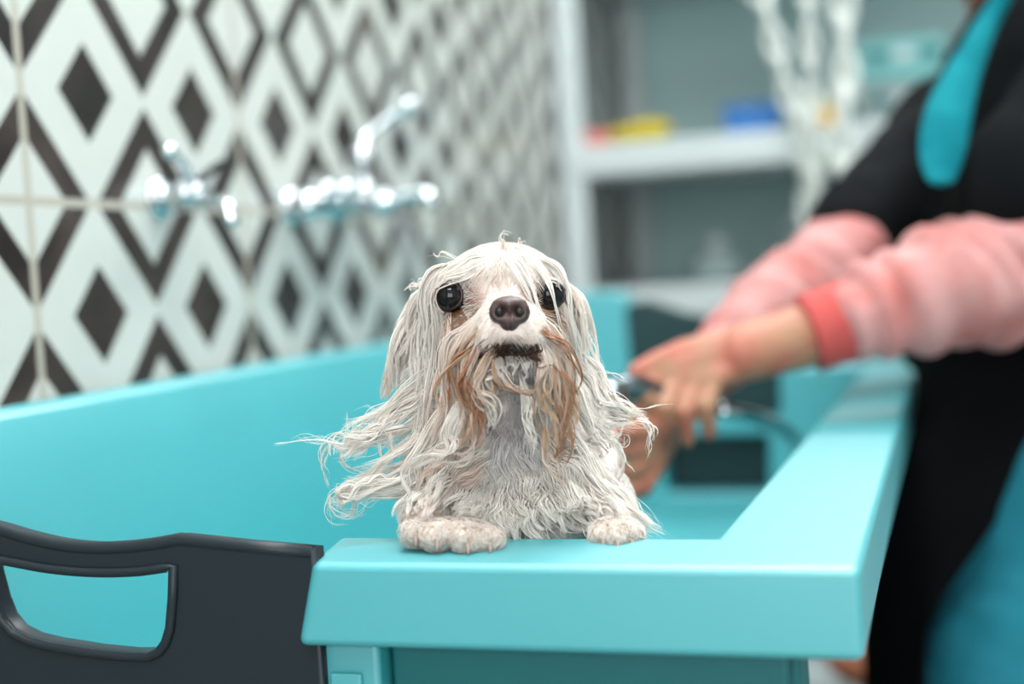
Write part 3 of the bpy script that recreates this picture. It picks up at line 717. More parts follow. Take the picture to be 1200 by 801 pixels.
# nose with nostrils
nc = P(597, 366, .797)
def nosepost(co):
    for sx in (-1, 1):
        n0 = np.array(nc+RW@Vector((.0054*sx, .0002, .009))); r = .0036
        d = np.linalg.norm((co-n0), axis=1); w_ = np.exp(-(d/r)**2)
        inward = np.array(RW@Vector((-.2*sx, 0, -1)))
        co = co+w_[:, None]*inward*.005
    n0 = np.array(nc+RW@Vector((0, -.004, .010))); rel = (co-n0)@RWn
    w_ = np.exp(-(rel[:, 0]/.0010)**2)*(rel[:, 1] < .004)*(rel[:, 2] > -.008); co = co+w_[:, None]*np.array(RW@Vector((0, 0, -1)))*.0012
    return co
nose = blob('nose', [('e', nc+RW@Vector((0, .0035, 0)), (.0105, .006, .0095), RD), ('e', nc+RW@Vector((-.0055, .0, .001)), (.0062, .0066, .0085), RD), ('e', nc+RW@Vector((.0055, .0, .001)), (.0062, .0066, .0085), RD),
             ('e', nc+RW@Vector((0, -.0045, 0)), (.0062, .0065, .008), RD)], NOSE, dog, voxel=.0006, smooth=5, post=nosepost)
for sx in (-1, 1):
    blob('nostril', [('e', nc+RW@Vector((.0056*sx, .0002, .0055)), (.0022, .0026, .003), RD)], NOSTRIL, nose, voxel=.0005, smooth=2)
# mouth line: dark lips
def arc(pts, r, name, m, parent=dog): return tube(name, [P(*p) for p in pts], r, m, parent, n=24, sides=8)
arc([(562, 419, .812), (572, 412, .8065), (588, 409, .803), (600, 408, .8015), (614, 408, .803), (628, 410, .8075), (638, 414, .813)], [.0008, .0018, .0024, .0026, .0024, .0018, .0008], 'lips', MOUTH)
# toe claws
for t_ in toesL[:]+toesR[:]:
    c = P(t_[0]+1, t_[1]+4, t_[2]-.009); tube('claw', [c, c+RW@Vector((.0004, -.003, .0035)), c+RW@Vector((.0004, -.0055, .004))], [.0014, .0012, .0005], PAD, dog, n=8, sides=8)

# ------------------------------------------------------------------ fur
FUR = attr_mat('wet_fur', .42, spec=.4)
_n = FUR.node_tree; _t = _n.nodes.new('ShaderNodeBsdfTranslucent'); _m = _n.nodes.new('ShaderNodeMixShader'); _m.inputs[0].default_value = .5
_a = [q for q in _n.nodes if q.type == 'ATTRIBUTE'][0]; _o = [q for q in _n.nodes if q.type == 'OUTPUT_MATERIAL'][0]
_n.links.new(_a.outputs['Color'], _t.inputs['Color']); _n.links.new(_n.nodes['Principled BSDF'].outputs[0], _m.inputs[1]); _n.links.new(_t.outputs[0], _m.inputs[2]); _n.links.new(_m.outputs[0], _o.inputs[0])
def pushout(p, off):
    loc, n, i, d = bv.find_nearest(p)
    if loc is None: return p
    if (p-loc).dot(n) < off: return loc+n*off
    return p
def bundle(pts, n, w, depth, rad, col, m=16, clump=.5, curl=.002, colj=.04, coltip=None, off=.0012, cores=0, flat=None, lenj=.25, fray=0., hug=True):
    """a wet lock: n strands round a guide. pts (x,y,d); w spread in metres at root..tip (list)."""
    G = catmull([tuple(P(*p)) for p in pts], 64)
    n = int(n*1.3)
    S = np.empty((n+cores, m, 3)); R = np.empty((n+cores, m)); K = np.empty((n+cores, m, 3))
    T = np.gradient(G, axis=0); T /= np.linalg.norm(T, axis=1, keepdims=True)
    view = np.array(RW@Vector((0, 0, 1)))
    side = np.cross(T, view); side /= np.linalg.norm(side, axis=1, keepdims=True)+1e-9
    dep = np.cross(T, side)
    u = np.linspace(0, 1, m)
    nC = max(2, int(n/17)); CL = [(rng.uniform(-1, 1), rng.uniform(-1, 1), 1-rng.uniform(0, lenj), rng.uniform(0, 6.28, 4), rng.uniform(1.5, 4, 2), rng.uniform(-.05, .05)) for _ in range(nC)]
    for k in range(n+cores):
        core = k >= n; ci = int(rng.integers(nC)); ca, cb, cL, cph, cfq, cj = CL[ci]
        stray = (not core) and rng.uniform() < .10
        a = rng.uniform(-1, 1) if stray else np.clip(ca+rng.normal(0, .22), -1.1, 1.1); b = rng.uniform(-1, 1) if stray else cb+rng.normal(0, .25)
        L = 1-rng.uniform(0, lenj) if stray else (cL-rng.uniform(0, .08) if not core else cL*rng.uniform(.8, .95))
        s0 = rng.uniform(0, .06)
        uu = s0+(L-s0)*u; ii = uu*63; i0 = np.clip(ii.astype(int), 0, 62); fr_ = (ii-i0)[:, None]
        c = G[i0]*(1-fr_)+G[i0+1]*fr_; sd = side[i0]; dp = dep[i0]
        ww = np.interp(uu, np.linspace(0, 1, len(w)), w); dd = np.interp(uu, np.linspace(0, 1, len(depth)), depth)
        # sub clumps
        kk = (clump+.3)*np.minimum(1, u*1.3) if not stray else 0*u; kk = np.minimum(kk, .93)
        a2 = a*(1-kk)+ca*kk; b = b*(1-kk)+cb*kk
        ph, fq = (rng.uniform(0, 6.28, 4), rng.uniform(1.5, 4, 2)) if stray else (cph+rng.normal(0, .15, 4), cfq)
        wob = (np.sin(u*fq[0]*3+ph[0])*u)*curl; wob2 = (np.sin(u*fq[1]*3+ph[1])*u)*curl
        fo = fray*rng.normal(0, 1, 3)[None]*(u**2.2)[:, None]
        c = c+sd*(a2*ww+wob*1.3)[:, None]+dp*(b*dd+wob2*1.3)[:, None]+fo*(1 if stray else .3)
        for j in range(m): c[j] = pushout(Vector(c[j]), off+(.0006*k/(n+1)))
        if hug:
            for j in range(m):
                if uu[j] > .3: break
                loc, nn, _, dd3 = bv.find_nearest(Vector(c[j]))
                if dd3 < .02:
                    f_ = (1-uu[j]/.3); f_ = f_*f_*(3-2*f_); c[j] = c[j]*(1-f_)+np.array(loc+nn*(off*.6+.0006*k/(n+1)))*f_
        S[k] = c
        r0 = rad*(rng.uniform(.7, 1.4) if not core else rng.uniform(2., 5.))
        R[k] = r0*(1-.82*u**1.6)*np.minimum(1, .25+u*9)
        if core: R[k] *= np.minimum(1, ww/np.max(ww)+.25)
        cc = np.array(col)*(1+rng.uniform(-colj, colj))
        ct = np.array(coltip if coltip is not None else col)*(1+rng.uniform(-colj, colj))
        K[k] = cc[None]*(1-u[:, None])+ct[None]*u[:, None]
    return S, R, K
def build(name, bundles, m=16, label=None):
    S = np.concatenate([b[0] for b in bundles]); R = np.concatenate([b[1] for b in bundles]); K = np.concatenate([b[2] for b in bundles]).clip(0, 1)
    o = link(name, tubes_mesh(name, S, R, K, sides=3), FUR, dog)
    if label: o['label'] = label
    return o
W = CREAM
# --- short fur all over the body, flowing over the surface
me = body.data; nv = len(me.vertices)
co = np.empty(nv*3); me.vertices.foreach_get('co', co); co = co.reshape(-1, 3)
no = np.empty(nv*3); me.vertex_normals.foreach_get('vector', no); no = no.reshape(-1, 3)
px, py, pd = to_px(co)
def flow_fur(idx, length, rad, colf, flow, m=9, lift=.0008, lift1=.002, wob=.15):
    S = []; R = []; K = []
    for i in idx:
        p = Vector(co[i]+rng.normal(0, .0012, 3)); n = Vector(no[i]); L = length(i)*rng.uniform(.6, 1.25)
        cl, ct = colf(i); st = L/(m-1); pts = []; rnd = Vector(rng.normal(0, wob, 3))
        loc, nn, _, _ = bv.find_nearest(p); p = loc+nn*.0003
        for j in range(m):
            pts.append(tuple(p))
            loc, nn, _, _ = bv.find_nearest(p)
            q0, q1, _ = (0, 0, 0)
            d = flow(np.array(p), i)+rnd+Vector((noise.noise(p*90), noise.noise(p*90+Vector((9, 0, 0))), noise.noise(p*90+Vector((0, 9, 0)))))*.35
            h = (p-loc).dot(nn)
            tgt = lift+(lift1-lift)*j/(m-1)
            if h < .02: d = d-nn*d.dot(nn); d = d.normalized()+nn*((tgt-h)/st*.5 if abs(tgt-h) < .01 else 0)
            p = p+d.normalized()*st
            if (p-loc).dot(nn) < .0003 and h < .02: p = p+nn*(.0003-(p-loc).dot(nn))
        S.append(pts); u = np.linspace(0, 1, m); R.append(rad*rng.uniform(.7, 1.3)*(1-.8*u**1.5))
        K.append(np.array(cl)[None]*(1-u[:, None])+np.array(ct)[None]*u[:, None])
    return np.array(S), np.array(R), np.array(K)
front = np.array([(no[i] @ np.array(RW@Vector((0, 0, 1)))) for i in range(0, 1)])
fz = no @ np.array(RW@Vector((0, 0, 1)))
camx = np.array(RW@Vector((1, 0, 0))); camy = np.array(RW@Vector((0, 1, 0))); camz = np.array(RW@Vector((0, 0, 1)))
def dirv(a, b, c=0): return Vector(camx*a+camy*b+camz*c)
# chest, neck, legs
isch = np.where((py > 440) & (pd < .95))[0]
def fl_ch(p, i):
    x = px[i]; return dirv((x-600)/110, -1, .1)
def col_ch(i):
    g = rng.uniform(0, 1); c = (W*(1-g)+GREYF*g)*rng.uniform(.92, 1.05); return c, c
fur1 = flow_fur(rng.choice(isch, 6500), lambda i: .015 if py[i] < 600 else .008, .00026, col_ch, fl_ch, lift1=.0035, wob=.35)
# back and haunches
isbk = np.where(pd >= .95)[0]
fur2 = flow_fur(rng.choice(isbk, 1500), lambda i: .02, .0004, col_ch, lambda p, i: Vector((0, .5, -1)), lift1=.003)
ispw = np.where((py > 604) & (pd < .84))[0]
def col_pw(i):
    c = W*rng.uniform(.9, 1.02) if rng.uniform() < .85 else TAN*rng.uniform(.85, 1); return c, c
furp = flow_fur(rng.choice(ispw, 4500), lambda i: .011, .00022, col_pw, lambda p, i: dirv(0, -.5, .8), lift1=.003, wob=.4)
build('body_fur', [fur1, furp]); build('back_fur', [fur2])
# muzzle and face
def de(i, pt): return np.linalg.norm(co[i]-np.array(pt))
isf = np.where((py < 440) & (py > 318) & (fz > .0) & (px > 505) & (px < 672) & (pd < .875))[0]
isf = np.array([i for i in isf if de(i, EYL) > .0125 and de(i, EYR) > .0125 and de(i, nc) > .0115])
def fl_f(p, i):
    x, y = px[i], py[i]
    if y > 416: return dirv((x-600)/60, -1, .2)
    dx = (x-597); 
    if y < 352 and abs(dx) < 45: return dirv(dx/60, .7 if y < 345 else .1, .0)
    return dirv(np.sign(dx)*(.5+abs(dx)/60), -1 if y > 372 else -.5, -.2)
def col_f(i):
    x, y = px[i], py[i]; k = 0.; c = W*rng.uniform(.93, 1.05)
    dm = math.hypot((x-598)/52, (y-415)/24); k = max(0, 1.15-dm)
    de_ = min(math.hypot((x-535)/16, (y-378)/24), math.hypot((x-650)/14, (y-372)/24)); k = max(k, 1.1-de_)
    k = min(1, max(0, k))*rng.uniform(.3, 1.0)
    rc = RUST if rng.uniform() < .7 else TAN
    c = c*(1-k)+rc*k
    if abs(x-600) < 34 and 400 < y < 422: c = c*.15+DARK*.5
    if y > 420 and abs(x-600) < 30: c = W*rng.uniform(.8, 1) if rng.uniform() < .6 else GREYF*.7
    if 318 < y < 352 and abs(x-592) < 34: c = c*.7+PINKF*.3
    t_ = c*(1-.35*k)+RUST*.35*k if y > 375 else c
    return c, t_
fur3 = flow_fur(rng.choice(isf, 3600), lambda i: .010 if py[i] > 350 else .009, .00020, col_f, fl_f, m=8, lift1=.0022, wob=.25)
build('face_fur', [fur3])
# crown of the head: hair slicked down from the top
iscr = np.where((py < 345) & (pd < .935) & ((py < 322) | (px < 512) | (px > 660)))[0]
def fl_c(p, i):
    c = (p-Cn)@RWn; X = 600+F*c[0]/-c[2]; dx = (X-592)/45
    return dirv(np.tanh(dx)*1.1, -.9 if abs(dx) > .4 else -.5, .15)
def col_c(i):
    c = W*rng.uniform(.92, 1.06) if rng.uniform() < .75 else WARM*rng.uniform(.9, 1.05); return c, c
def len_c(i):
    if abs(px[i]-590) < 38: return .016
    return .055
fur4 = flow_fur(rng.choice(iscr, 3600), len_c, .00024, col_c, fl_c, m=16, lift=.0008, lift1=.0026, wob=.10)
build('crown_hair', [fur4])

# --- guided locks
def B(*a, **k): return bundle(*a, **k)
locks = []
# photo-left ear: broad sheet falling from the temple
earL = []
earL += [B([(518, 322, .856), (502, 348, .857), (490, 385, .858), (480, 425, .858), (460, 474, .856)], 420, [.003, .008, .012, .011, .003], [.006, .010, .010, .006], .00030, W, cores=26, clump=.6, curl=.003, lenj=.3)]
earL += [B([(520, 325, .850), (512, 362, .85), (506, 405, .85), (506, 460, .848), (500, 520, .845)], 360, [.003, .007, .011, .013, .008], [.006, .008, .008, .006], .00030, W, cores=26, clump=.6, curl=.003)]
earL += [B([(508, 322, .875), (492, 350, .872), (475, 392, .87), (463, 438, .868), (450, 474, .865)], 220, [.003, .005, .007, .005, .002], [.008, .008, .006], .00030, WARM, cores=14, clump=.5, curl=.002)]
earL += [B([(512, 455, .852), (480, 478, .848), (448, 500, .842), (415, 520, .835), (392, 528, .83)], 230, [.013, .014, .010, .007, .003], [.006, .006, .004], .00026, W, cores=22, clump=.7, curl=.004, fray=.004)]
earL += [B([(430, 512, .838), (402, 524, .832), (375, 516, .828), (345, 514, .826), (318, 522, .824)], 14, [.003, .002, .0012, .0005], [.002, .001], .00020, W, clump=.9, curl=.002, lenj=.6)]
earL += [B([(515, 480, .85), (505, 520, .846), (470, 548, .838), (430, 566, .832), (396, 574, .828)], 240, [.012, .014, .012, .008, .004], [.006, .006, .004], .00026, W, cores=22, clump=.7, curl=.003, fray=.003)]
earL += [B([(470, 560, .838), (440, 572, .832), (415, 582, .828), (398, 592, .826), (392, 580, .826)], 130, [.006, .008, .008, .006, .003], [.004, .004], .00026, W, cores=10, clump=.6, curl=.004, fray=.003)]
earL += [B([(400, 572, .828), (388, 580, .826), (384, 598, .826), (392, 614, .826), (408, 620, .826)], 9, [.003, .002, .001], [.002, .001], .00018, W, clump=.8, curl=.002, lenj=.5)]
# curls and loops
for cxx, cyy, rx, ry, a0, a1, n_ in ((412, 528, 24, 20, 200, 20, 12), (440, 522, 16, 22, 180, -40, 12), (425, 536, 26, 14, 150, 330, 10), (455, 520, 12, 20, 170, 380, 12), (470, 512, 12, 20, 160, 330, 10), (395, 545, 16, 26, 120, 260, 10), (410, 588, 24, 16, 150, 340, 9), (398, 535, 20, 26, 60, 230, 10)):
    pts = [(cxx+rx*math.cos(math.radians(a0+(a1-a0)*k/5)), cyy-ry*math.sin(math.radians(a0+(a1-a0)*k/5)), .832+.002*k) for k in range(6)]
    earL.append(B(pts, n_, [.0012, .002, .0012], [.001, .002], .00020, W, clump=.6, curl=.0015, lenj=.2))
earL += [B([(402, 522, .83), (408, 498, .83), (403, 480, .83), (398, 468, .83)], 5, [.001, .0008, .0003], [.001], .00018, W, clump=.8, curl=.001, lenj=.5),
         B([(455, 480, .84), (430, 478, .84), (412, 475, .84)], 3, [.0008, .0003], [.001], .00012, W, lenj=.4)]
earL += [B([(505, 325, .86), (492, 333, .858), (483, 337, .857), (477, 346, .857)], 26, [.004, .003, .001], [.002, .001], .00022, W, lenj=.4)]
build('ear_hair', earL, label='long wet hair of the ear on the tiled wall side')
# photo-right ear
earR = []
earR += [B([(655, 318, .860), (668, 348, .858), (676, 388, .858), (684, 435, .856), (698, 470, .85)], 260, [.003, .007, .010, .012, .010], [.006, .010, .008], .00030, W, cores=26, clump=.6, curl=.002)]
earR += [B([(672, 400, .856), (684, 440, .852), (702, 474, .846), (730, 488, .842), (760, 494, .838)], 220, [.008, .012, .011, .008, .003], [.006, .006, .004], .00028, W, cores=22, clump=.7, curl=.002, fray=.002)]
earR += [B([(668, 420, .85), (676, 470, .846), (690, 505, .842), (712, 520, .838), (722, 532, .836)], 180, [.012, .014, .012, .008, .005], [.006, .006, .004], .00028, W, cores=16, clump=.6, curl=.003)]
earR += [B([(745, 490, .84), (762, 496, .838), (768, 506, .838), (764, 522, .838)], 12, [.003, .002, .0012], [.002], .00022, W, clump=.7, lenj=.3, curl=.001),
         B([(752, 492, .84), (760, 505, .838), (760, 520, .838), (758, 540, .838)], 14, [.002, .0016, .0008], [.001], .00024, W, clump=.7, lenj=.3, curl=.001),
         B([(735, 486, .84), (745, 479, .84), (762, 476, .84), (792, 475, .84)], 7, [.002, .0012, .0006], [.001], .00020, W, clump=.9, lenj=.4, curl=.001),
         B([(690, 440, .85), (706, 436, .848), (722, 440, .846), (744, 454, .845)], 6, [.0012, .001, .0008], [.001], .00020, W, clump=.8, lenj=.3, curl=.001),
         B([(690, 446, .85), (706, 446, .848), (724, 450, .846)], 4, [.0012, .001, .0008], [.001], .00018, W, clump=.8, lenj=.3, curl=.001),
         B([(700, 470, .848), (715, 478, .846), (735, 486, .845)], 6, [.003, .002, .001], [.001], .00014, W, lenj=.3)]
for cxx, cyy, rx, ry, a0, a1, n_ in ((706, 545, 16, 24, 170, 400, 16), (716, 538, 14, 22, 100, -150, 14), (712, 560, 18, 14, 180, 380, 12), (729, 515, 6, 8, 90, 460, 8), (702, 530, 12, 26, 110, 270, 14), (722, 545, 10, 20, 80, -120, 10)):
    pts = [(cxx+rx*math.cos(math.radians(a0+(a1-a0)*k/5)), cyy-ry*math.sin(math.radians(a0+(a1-a0)*k/5)), .838+.001*k) for k in range(6)]
    earR.append(B(pts, n_, [.001, .0016, .001], [.001, .002], .00022, W, clump=.6, curl=.0012, lenj=.15))
earR += [B([(716, 520, .838), (728, 532, .838), (736, 545, .838), (744, 562, .838)], 10, [.002, .0012, .0006], [.001], .00022, W, lenj=.4, curl=.001),
         B([(705, 500, .84), (716, 506, .84), (728, 500, .84), (738, 486, .84)], 18, [.002, .003, .002], [.001], .00020, W, lenj=.2, curl=.002)]
build('ear_hair', earR, label='long wet hair of the ear beside the groomer')
# locks crossing the right eye and the brow
brow = []
brow += [B([(590, 296, .836), (606, 312, .828), (620, 338, .822), (630, 368, .820), (650, 400, .824), (672, 445, .834)], 90, [.005, .005, .0036, .0030, .004, .006], [.002, .002], .00024, W, cores=8, clump=.6, curl=.0008)]
brow += [B([(612, 290, .842), (630, 308, .832), (645, 335, .8235), (652, 362, .8235), (660, 395, .830), (672, 430, .84)], 34, [.005, .003, .0013, .0013, .003], [.001, .001], .00022, W, cores=2, clump=.7, curl=.0004)]
brow += [B([(624, 292, .85), (650, 314, .842), (664, 342, .838), (667, 380, .838), (678, 430, .846)], 80, [.006, .004, .0022, .003, .005], [.003, .002], .00024, W, cores=5, clump=.6, curl=.0008)]
brow += [B([(655, 318, .85), (672, 345, .846), (680, 375, .845), (685, 405, .846)], 10, [.003, .002, .002], [.002], .00018, WARM, lenj=.4, curl=.0015)]
brow += [B([(560, 292, .845), (538, 310, .836), (518, 330, .834), (510, 352, .834), (514, 385, .836), (516, 430, .838)], 90, [.007, .006, .004, .003, .004], [.003, .002], .00026, W, cores=7, clump=.6, curl=.001)]
brow += [B([(540, 300, .845), (516, 322, .84), (504, 350, .838), (506, 385, .84), (505, 430, .842)], 110, [.008, .007, .006, .006], [.003, .003], .00028, W, cores=10, clump=.5, curl=.001)]
brow += [B([(575, 296, .838), (556, 306, .832), (536, 317, .829), (518, 326, .829), (508, 342, .83)], 70, [.006, .005, .0026, .001], [.002, .001], .00022, W, cores=4, clump=.5, curl=.0006)]
brow += [B([(585, 300, .836), (588, 315, .83), (590, 330, .826)], 120, [.012, .014, .008], [.002, .002], .00020, W, clump=.4, curl=.001, lenj=.4)]
brow += [B([(520, 358, .832), (524, 385, .832), (518, 420, .832), (505, 460, .83), (498, 500, .83), (496, 540, .83)], 26, [.002, .002, .0018, .0015, .001], [.001], .00026, WARM, cores=2, clump=.7, curl=.001)]
brow += [B([(535, 292, .85), (516, 296, .85), (508, 300, .85), (500, 294, .85)], 5, [.002, .001], [.001], .00014, W, lenj=.5)]
brow += [B([(588, 288, .855), (585, 280, .85), (594, 272, .85), (598, 268, .85)], 12, [.004, .002, .0006], [.002], .00020, W, lenj=.4),
         B([(600, 288, .855), (612, 280, .85), (618, 290, .85)], 5, [.002, .001], [.001], .00014, W, lenj=.4)]
for pts_, n_, w_, c_, t_ in (([(541, 330, .8325), (549, 335, .8305), (553, 343, .8295)], 50, [.002, .0035, .002], DARK*1.6, RUST*.5),
        ([(631, 331, .8345), (627, 339, .8325), (626, 349, .8305)], 40, [.002, .003, .002], DARK*1.6, RUST*.5),
        ([(530, 366, .834), (537, 382, .830), (547, 400, .824)], 90, [.005, .006, .004], RUST*.55, TAN),
        ([(648, 366, .836), (652, 382, .832), (655, 398, .828)], 80, [.005, .005, .004], RUST*.55, TAN),
        ([(558, 316, .832), (543, 325, .8268), (527, 329, .8262), (513, 337, .828), (508, 350, .83)], 60, [.002, .0018, .0012], W, W),
        ([(511, 338, .829), (509, 352, .8285), (515, 364, .8285), (527, 369, .829)], 16, [.0008, .0008, .0006], WARM, WARM),
        ([(628, 316, .834), (640, 326, .8292), (653, 330, .829), (661, 340, .831)], 50, [.002, .0016, .001], W, W)):
    brow.append(B(pts_, n_, w_, [.0008, .0008], .00020, c_, coltip=t_, clump=.4, curl=.0005, hug=False, off=.0004, lenj=.3))
build('brow_hair', brow)
# beard and whiskers stained rust
beard = []
def bd(pts, n, c, w=[.004, .005, .005, .003], c2=None, cores=1, curl=.002, rad=.00024, clump=.65, lenj=.25):
    q = 3 if n > 25 and cores else 1
    for k_ in range(q):
        jx = (k_-(q-1)/2); p2 = [(x+jx*5*math.sin(1+i_*1.3+k_)*(.4+.3*i_), y+rng.uniform(-3, 3), d+rng.uniform(-.001, .001)) for i_, (x, y, d) in enumerate(pts)]
        mixc = [1, .65, .9][k_] if np.sum(np.abs(np.array(c)-W)) > .2 else 1
        beard.append(B(p2, int(n*1.35/q)+1, [w_*(.75 if q > 1 else 1) for w_ in w], [.003, .003], rad, np.array(c)*mixc+W*(1-mixc), coltip=c2, cores=cores if k_ == 0 else 0, curl=curl*1.4, clump=clump, lenj=lenj))
bd([(572, 372, .812), (550, 392, .812), (540, 425, .812), (538, 465, .812), (534, 505, .81)], 90, W, c2=TAN, w=[.006, .009, .009, .006, .003])
bd([(566, 384, .808), (548, 410, .806), (540, 445, .806), (543, 490, .804), (535, 525, .804)], 50, TAN, c2=TAN)
bd([(562, 392, .808), (553, 420, .805), (548, 460, .802), (550, 505, .80), (538, 540, .80)], 60, W, c2=TAN, w=[.004, .006, .006, .003])
bd([(560, 400, .806), (548, 432, .80), (545, 455, .798), (556, 490, .796), (552, 520, .798)], 34, RUST, c2=RUST, w=[.003, .003, .004, .002], cores=1)
bd([(556, 405, .805), (530, 430, .80), (512, 455, .80), (514, 473, .80), (526, 478, .80)], 12, TAN, c2=TAN, w=[.0014, .0012, .0008], cores=1, curl=.0006)
bd([(552, 402, .806), (530, 425, .803), (526, 450, .803), (528, 480, .803)], 18, RUST, c2=RUST, w=[.0016, .0016, .001], cores=1, curl=.0006)
bd([(545, 380, .815), (532, 400, .815), (528, 440, .814), (522, 490, .812), (515, 530, .81)], 110, W, c2=WARM, w=[.005, .008, .009, .007])
bd([(580, 410, .803), (566, 432, .80), (560, 460, .80), (572, 480, .80), (565, 510, .80)], 36, TAN, c2=W, w=[.003, .004, .004, .002], cores=1)
bd([(560, 480, .80), (562, 505, .80), (555, 525, .80), (535, 535, .802), (505, 535, .806)], 50, RUST, c2=W, w=[.004, .005, .003, .002])
bd([(545, 470, .803), (530, 505, .803), (528, 525, .803), (500, 538, .806), (470, 546, .812)], 60, W, c2=W, w=[.006, .007, .004, .003])
# centre under the mouth
bd([(585, 425, .808), (588, 440, .803), (600, 455, .80), (622, 458, .80), (640, 455, .80)], 30, W, c2=TAN, w=[.003, .003, .002, .001], cores=2, curl=.0008)
bd([(578, 422, .806), (580, 440, .80), (590, 452, .80), (606, 460, .80), (632, 462, .80)], 16, TAN, c2=RUST, w=[.0014, .0014, .001], cores=1, curl=.0005)
bd([(602, 418, .806), (603, 430, .803), (604, 448, .802)], 90, W, c2=GREYF, w=[.012, .013, .009], cores=0, curl=.0006)
bd([(590, 428, .808), (585, 445, .805), (575, 460, .805)], 50, W, c2=W, w=[.006, .007, .004], cores=0)
bd([(575, 418, .808), (572, 438, .806), (575, 455, .806), (592, 470, .806)], 30, TAN, c2=TAN, w=[.004, .004, .002], cores=0)
bd([(600, 406, .8005), (600, 413, .799), (600, 422, .800)], 38, DARK, c2=DARK*2.5, w=[.016, .016, .013], cores=0, lenj=.6, rad=.0002)
bd([(600, 402, .799), (600, 408, .7985), (600, 414, .799)], 26, DARK*1.5, c2=DARK, w=[.014, .015, .013], cores=0, lenj=.5, rad=.0002)
# right side of the beard
bd([(622, 372, .812), (644, 390, .812), (654, 425, .812), (656, 470, .812), (654, 520, .812)], 100, W, c2=TAN, w=[.006, .009, .010, .008, .004])
bd([(628, 388, .808), (648, 394, .803), (664, 408, .80), (676, 440, .80), (672, 470, .80)], 26, RUST, c2=RUST*.8, w=[.003, .0022, .0014, .001], cores=2, curl=.0006)
bd([(625, 398, .806), (640, 425, .803), (640, 465, .803), (646, 505, .803), (652, 540, .806)], 70, W, c2=TAN, w=[.004, .008, .009, .006, .002])
bd([(626, 402, .806), (636, 430, .80), (634, 458, .80), (640, 490, .80)], 40, W, c2=TAN, w=[.004, .006, .005, .002])
bd([(624, 408, .805), (634, 424, .80), (642, 434, .80)], 30, RUST, c2=DARK*2, w=[.003, .003, .001], cores=1)
bd([(640, 410, .808), (658, 440, .806), (664, 480, .806), (660, 520, .806), (656, 545, .808)], 60, TAN, c2=RUST, w=[.003, .004, .005, .002], cores=1)
bd([(650, 400, .812), (664, 430, .812), (668, 475, .812), (664, 510, .812)], 80, W, c2=TAN, w=[.005, .007, .006, .003])
bd([(618, 455, .806), (620, 480, .806), (622, 510, .806), (626, 535, .808)], 60, W, c2=W, w=[.003, .004, .005, .003])
bd([(640, 500, .806), (640, 530, .806), (650, 550, .808), (668, 575, .812)], 20, TAN, c2=WARM, w=[.002, .002, .001], cores=1)
bd([(655, 432, .805), (668, 450, .80), (672, 468, .80), (664, 486, .80)], 14, RUST, c2=RUST, w=[.0012, .0012, .0008], cores=1, curl=.0005)
build('beard', beard, label='rust-stained wet beard')
# chest drape and long side hair
ch = []
ch += [B([(540, 480, .83), (520, 520, .832), (505, 555, .83), (498, 580, .828), (500, 596, .825)], 150, [.010, .016, .016, .010], [.006, .006], .00030, W, cores=14, clump=.5, curl=.003)]
ch += [B([(560, 520, .83), (540, 545, .826), (520, 565, .822), (512, 590, .818)], 120, [.012, .014, .012, .006], [.005, .005], .00028, WARM, cores=10, clump=.5, curl=.003)]
ch += [B([(650, 520, .836), (672, 552, .832), (700, 580, .826), (735, 606, .818), (775, 626, .812)], 200, [.014, .016, .012, .007, .002], [.006, .004], .00028, W, cores=20, clump=.7, curl=.002, fray=.002)]
ch += [B([(670, 545, .832), (700, 572, .826), (725, 592, .82), (748, 612, .814), (765, 628, .81)], 120, [.012, .012, .009, .006, .002], [.005, .004], .00026, W, cores=8, clump=.8, curl=.002, fray=.002)]
ch += [B([(690, 560, .83), (722, 576, .826), (742, 590, .822), (756, 608, .818), (790, 629, .814)], 26, [.008, .006, .004, .002, .0006], [.003], .00022, W, clump=.8, curl=.001, lenj=.2)]
ch += [B([(655, 560, .832), (680, 590, .824), (700, 606, .816), (715, 616, .806)], 110, [.012, .014, .012, .008], [.004], .00026, W, cores=6, clump=.5, curl=.002)]
ch += [B([(598, 440, .85), (600, 470, .846), (603, 505, .84)], 260, [.016, .022, .024], [.003], .00022, GREYF, clump=.4, curl=.003, lenj=.5)]
ch += [B([(600, 480, .846), (602, 510, .838), (606, 540, .832)], 160, [.018, .024, .026], [.003], .00024, GREYF, clump=.4, curl=.003, lenj=.5)]
ch += [B([(590, 530, .836), (570, 552, .83), (550, 575, .826), (530, 600, .82)], 160, [.018, .022, .024, .016], [.003], .00026, W, clump=.4, curl=.003, lenj=.5)]
ch += [B([(615, 540, .832), (625, 565, .826), (632, 590, .822), (640, 615, .818)], 170, [.022, .026, .028, .022], [.003], .00026, W, clump=.4, curl=.003, lenj=.5)]
ch += [B([(500, 590, .825), (505, 602, .812), (515, 612, .80)], 90, [.012, .014, .014], [.003], .00024, WARM, clump=.5, curl=.001, lenj=.5)]
ch += [B([(552, 596, .826), (556, 608, .81), (562, 618, .80)], 80, [.012, .012, .012], [.003], .00024, W, clump=.5, curl=.001, lenj=.5)]
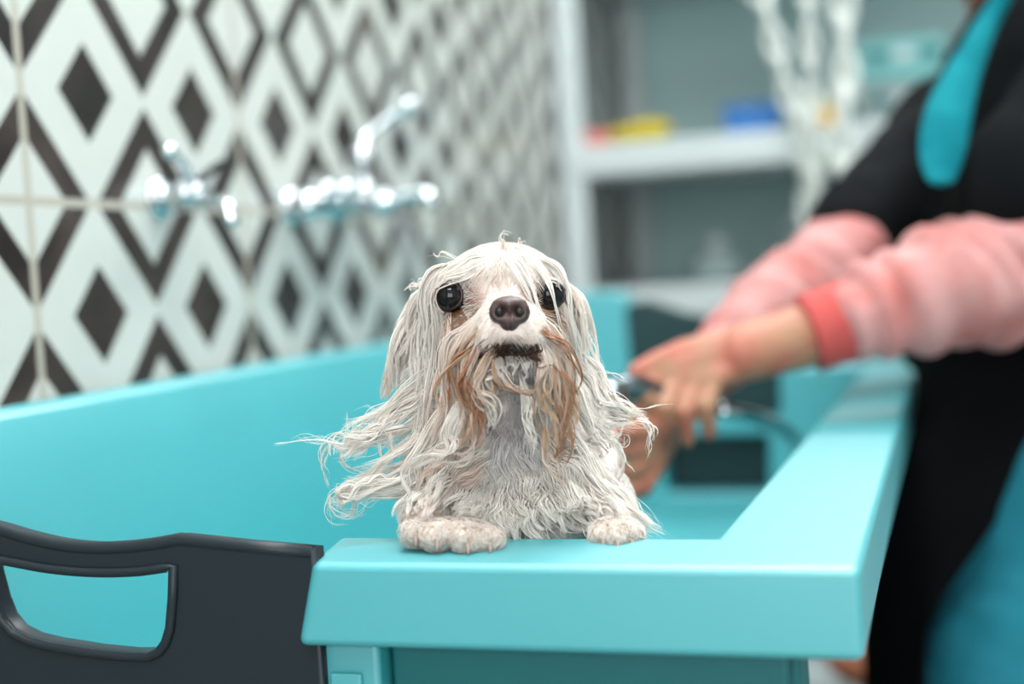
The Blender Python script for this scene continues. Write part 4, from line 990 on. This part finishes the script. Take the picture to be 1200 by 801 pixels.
ch += [B([(622, 578, .835), (636, 600, .824), (652, 622, .814), (668, 634, .806)], 260, [.020, .024, .026], [.004], .00026, W, cores=8, clump=.5, curl=.002, lenj=.4)]
ch += [B([(590, 575, .832), (592, 598, .822), (600, 618, .812), (606, 634, .804)], 260, [.022, .026, .024], [.004], .00026, W, cores=8, clump=.5, curl=.002, lenj=.4)]
ch += [B([(560, 560, .828), (548, 580, .818), (536, 598, .806), (530, 612, .795)], 200, [.018, .022, .022], [.004], .00026, W, cores=6, clump=.5, curl=.002, lenj=.4)]
ch += [B([(505, 575, .832), (496, 592, .82), (488, 606, .806), (484, 617, .794)], 110, [.010, .013, .012], [.003], .00024, W, cores=4, clump=.5, curl=.0015, lenj=.4)]
ch += [B([(690, 585, .828), (704, 600, .816), (716, 612, .803), (724, 620, .794)], 130, [.012, .014, .013], [.003], .00024, W, cores=4, clump=.5, curl=.0015, lenj=.4)]
ch += [B([(570, 500, .842), (556, 530, .835), (545, 560, .828)], 200, [.016, .022, .022], [.004], .00026, W, cores=6, clump=.5, curl=.002, lenj=.3)]
ch += [B([(632, 505, .842), (645, 535, .835), (655, 565, .828)], 200, [.016, .022, .022], [.004], .00026, W, cores=6, clump=.5, curl=.002, lenj=.3)]
ch += [B([(600, 500, .84), (600, 530, .834), (604, 560, .828), (610, 585, .824)], 240, [.016, .020, .024], [.004], .00024, GREYF, cores=6, clump=.4, curl=.003, lenj=.4)]
build('chest_hair', ch)

finish_things()
# ================================================================== CAMERA
cd = bpy.data.cameras.new('camera'); cam = bpy.data.objects.new('camera', cd); COL.objects.link(cam)
cd.sensor_width = 36; cd.lens = F*36/1200; cd.clip_start = .02
cam.matrix_world = Matrix.Translation(CAM) @ RW.to_4x4()
cd.dof.use_dof = True; cd.dof.focus_distance = .828; cd.dof.aperture_fstop = 2.3; cd.dof.aperture_blades = 0
sc = bpy.context.scene; sc.camera = cam
vs = sc.view_settings; vs.view_transform = 'Standard'; vs.look = 'None'; vs.exposure = .36; vs.gamma = 1; vs.use_curve_mapping = False
sc.cycles.max_bounces = 8; sc.cycles.use_denoising = True
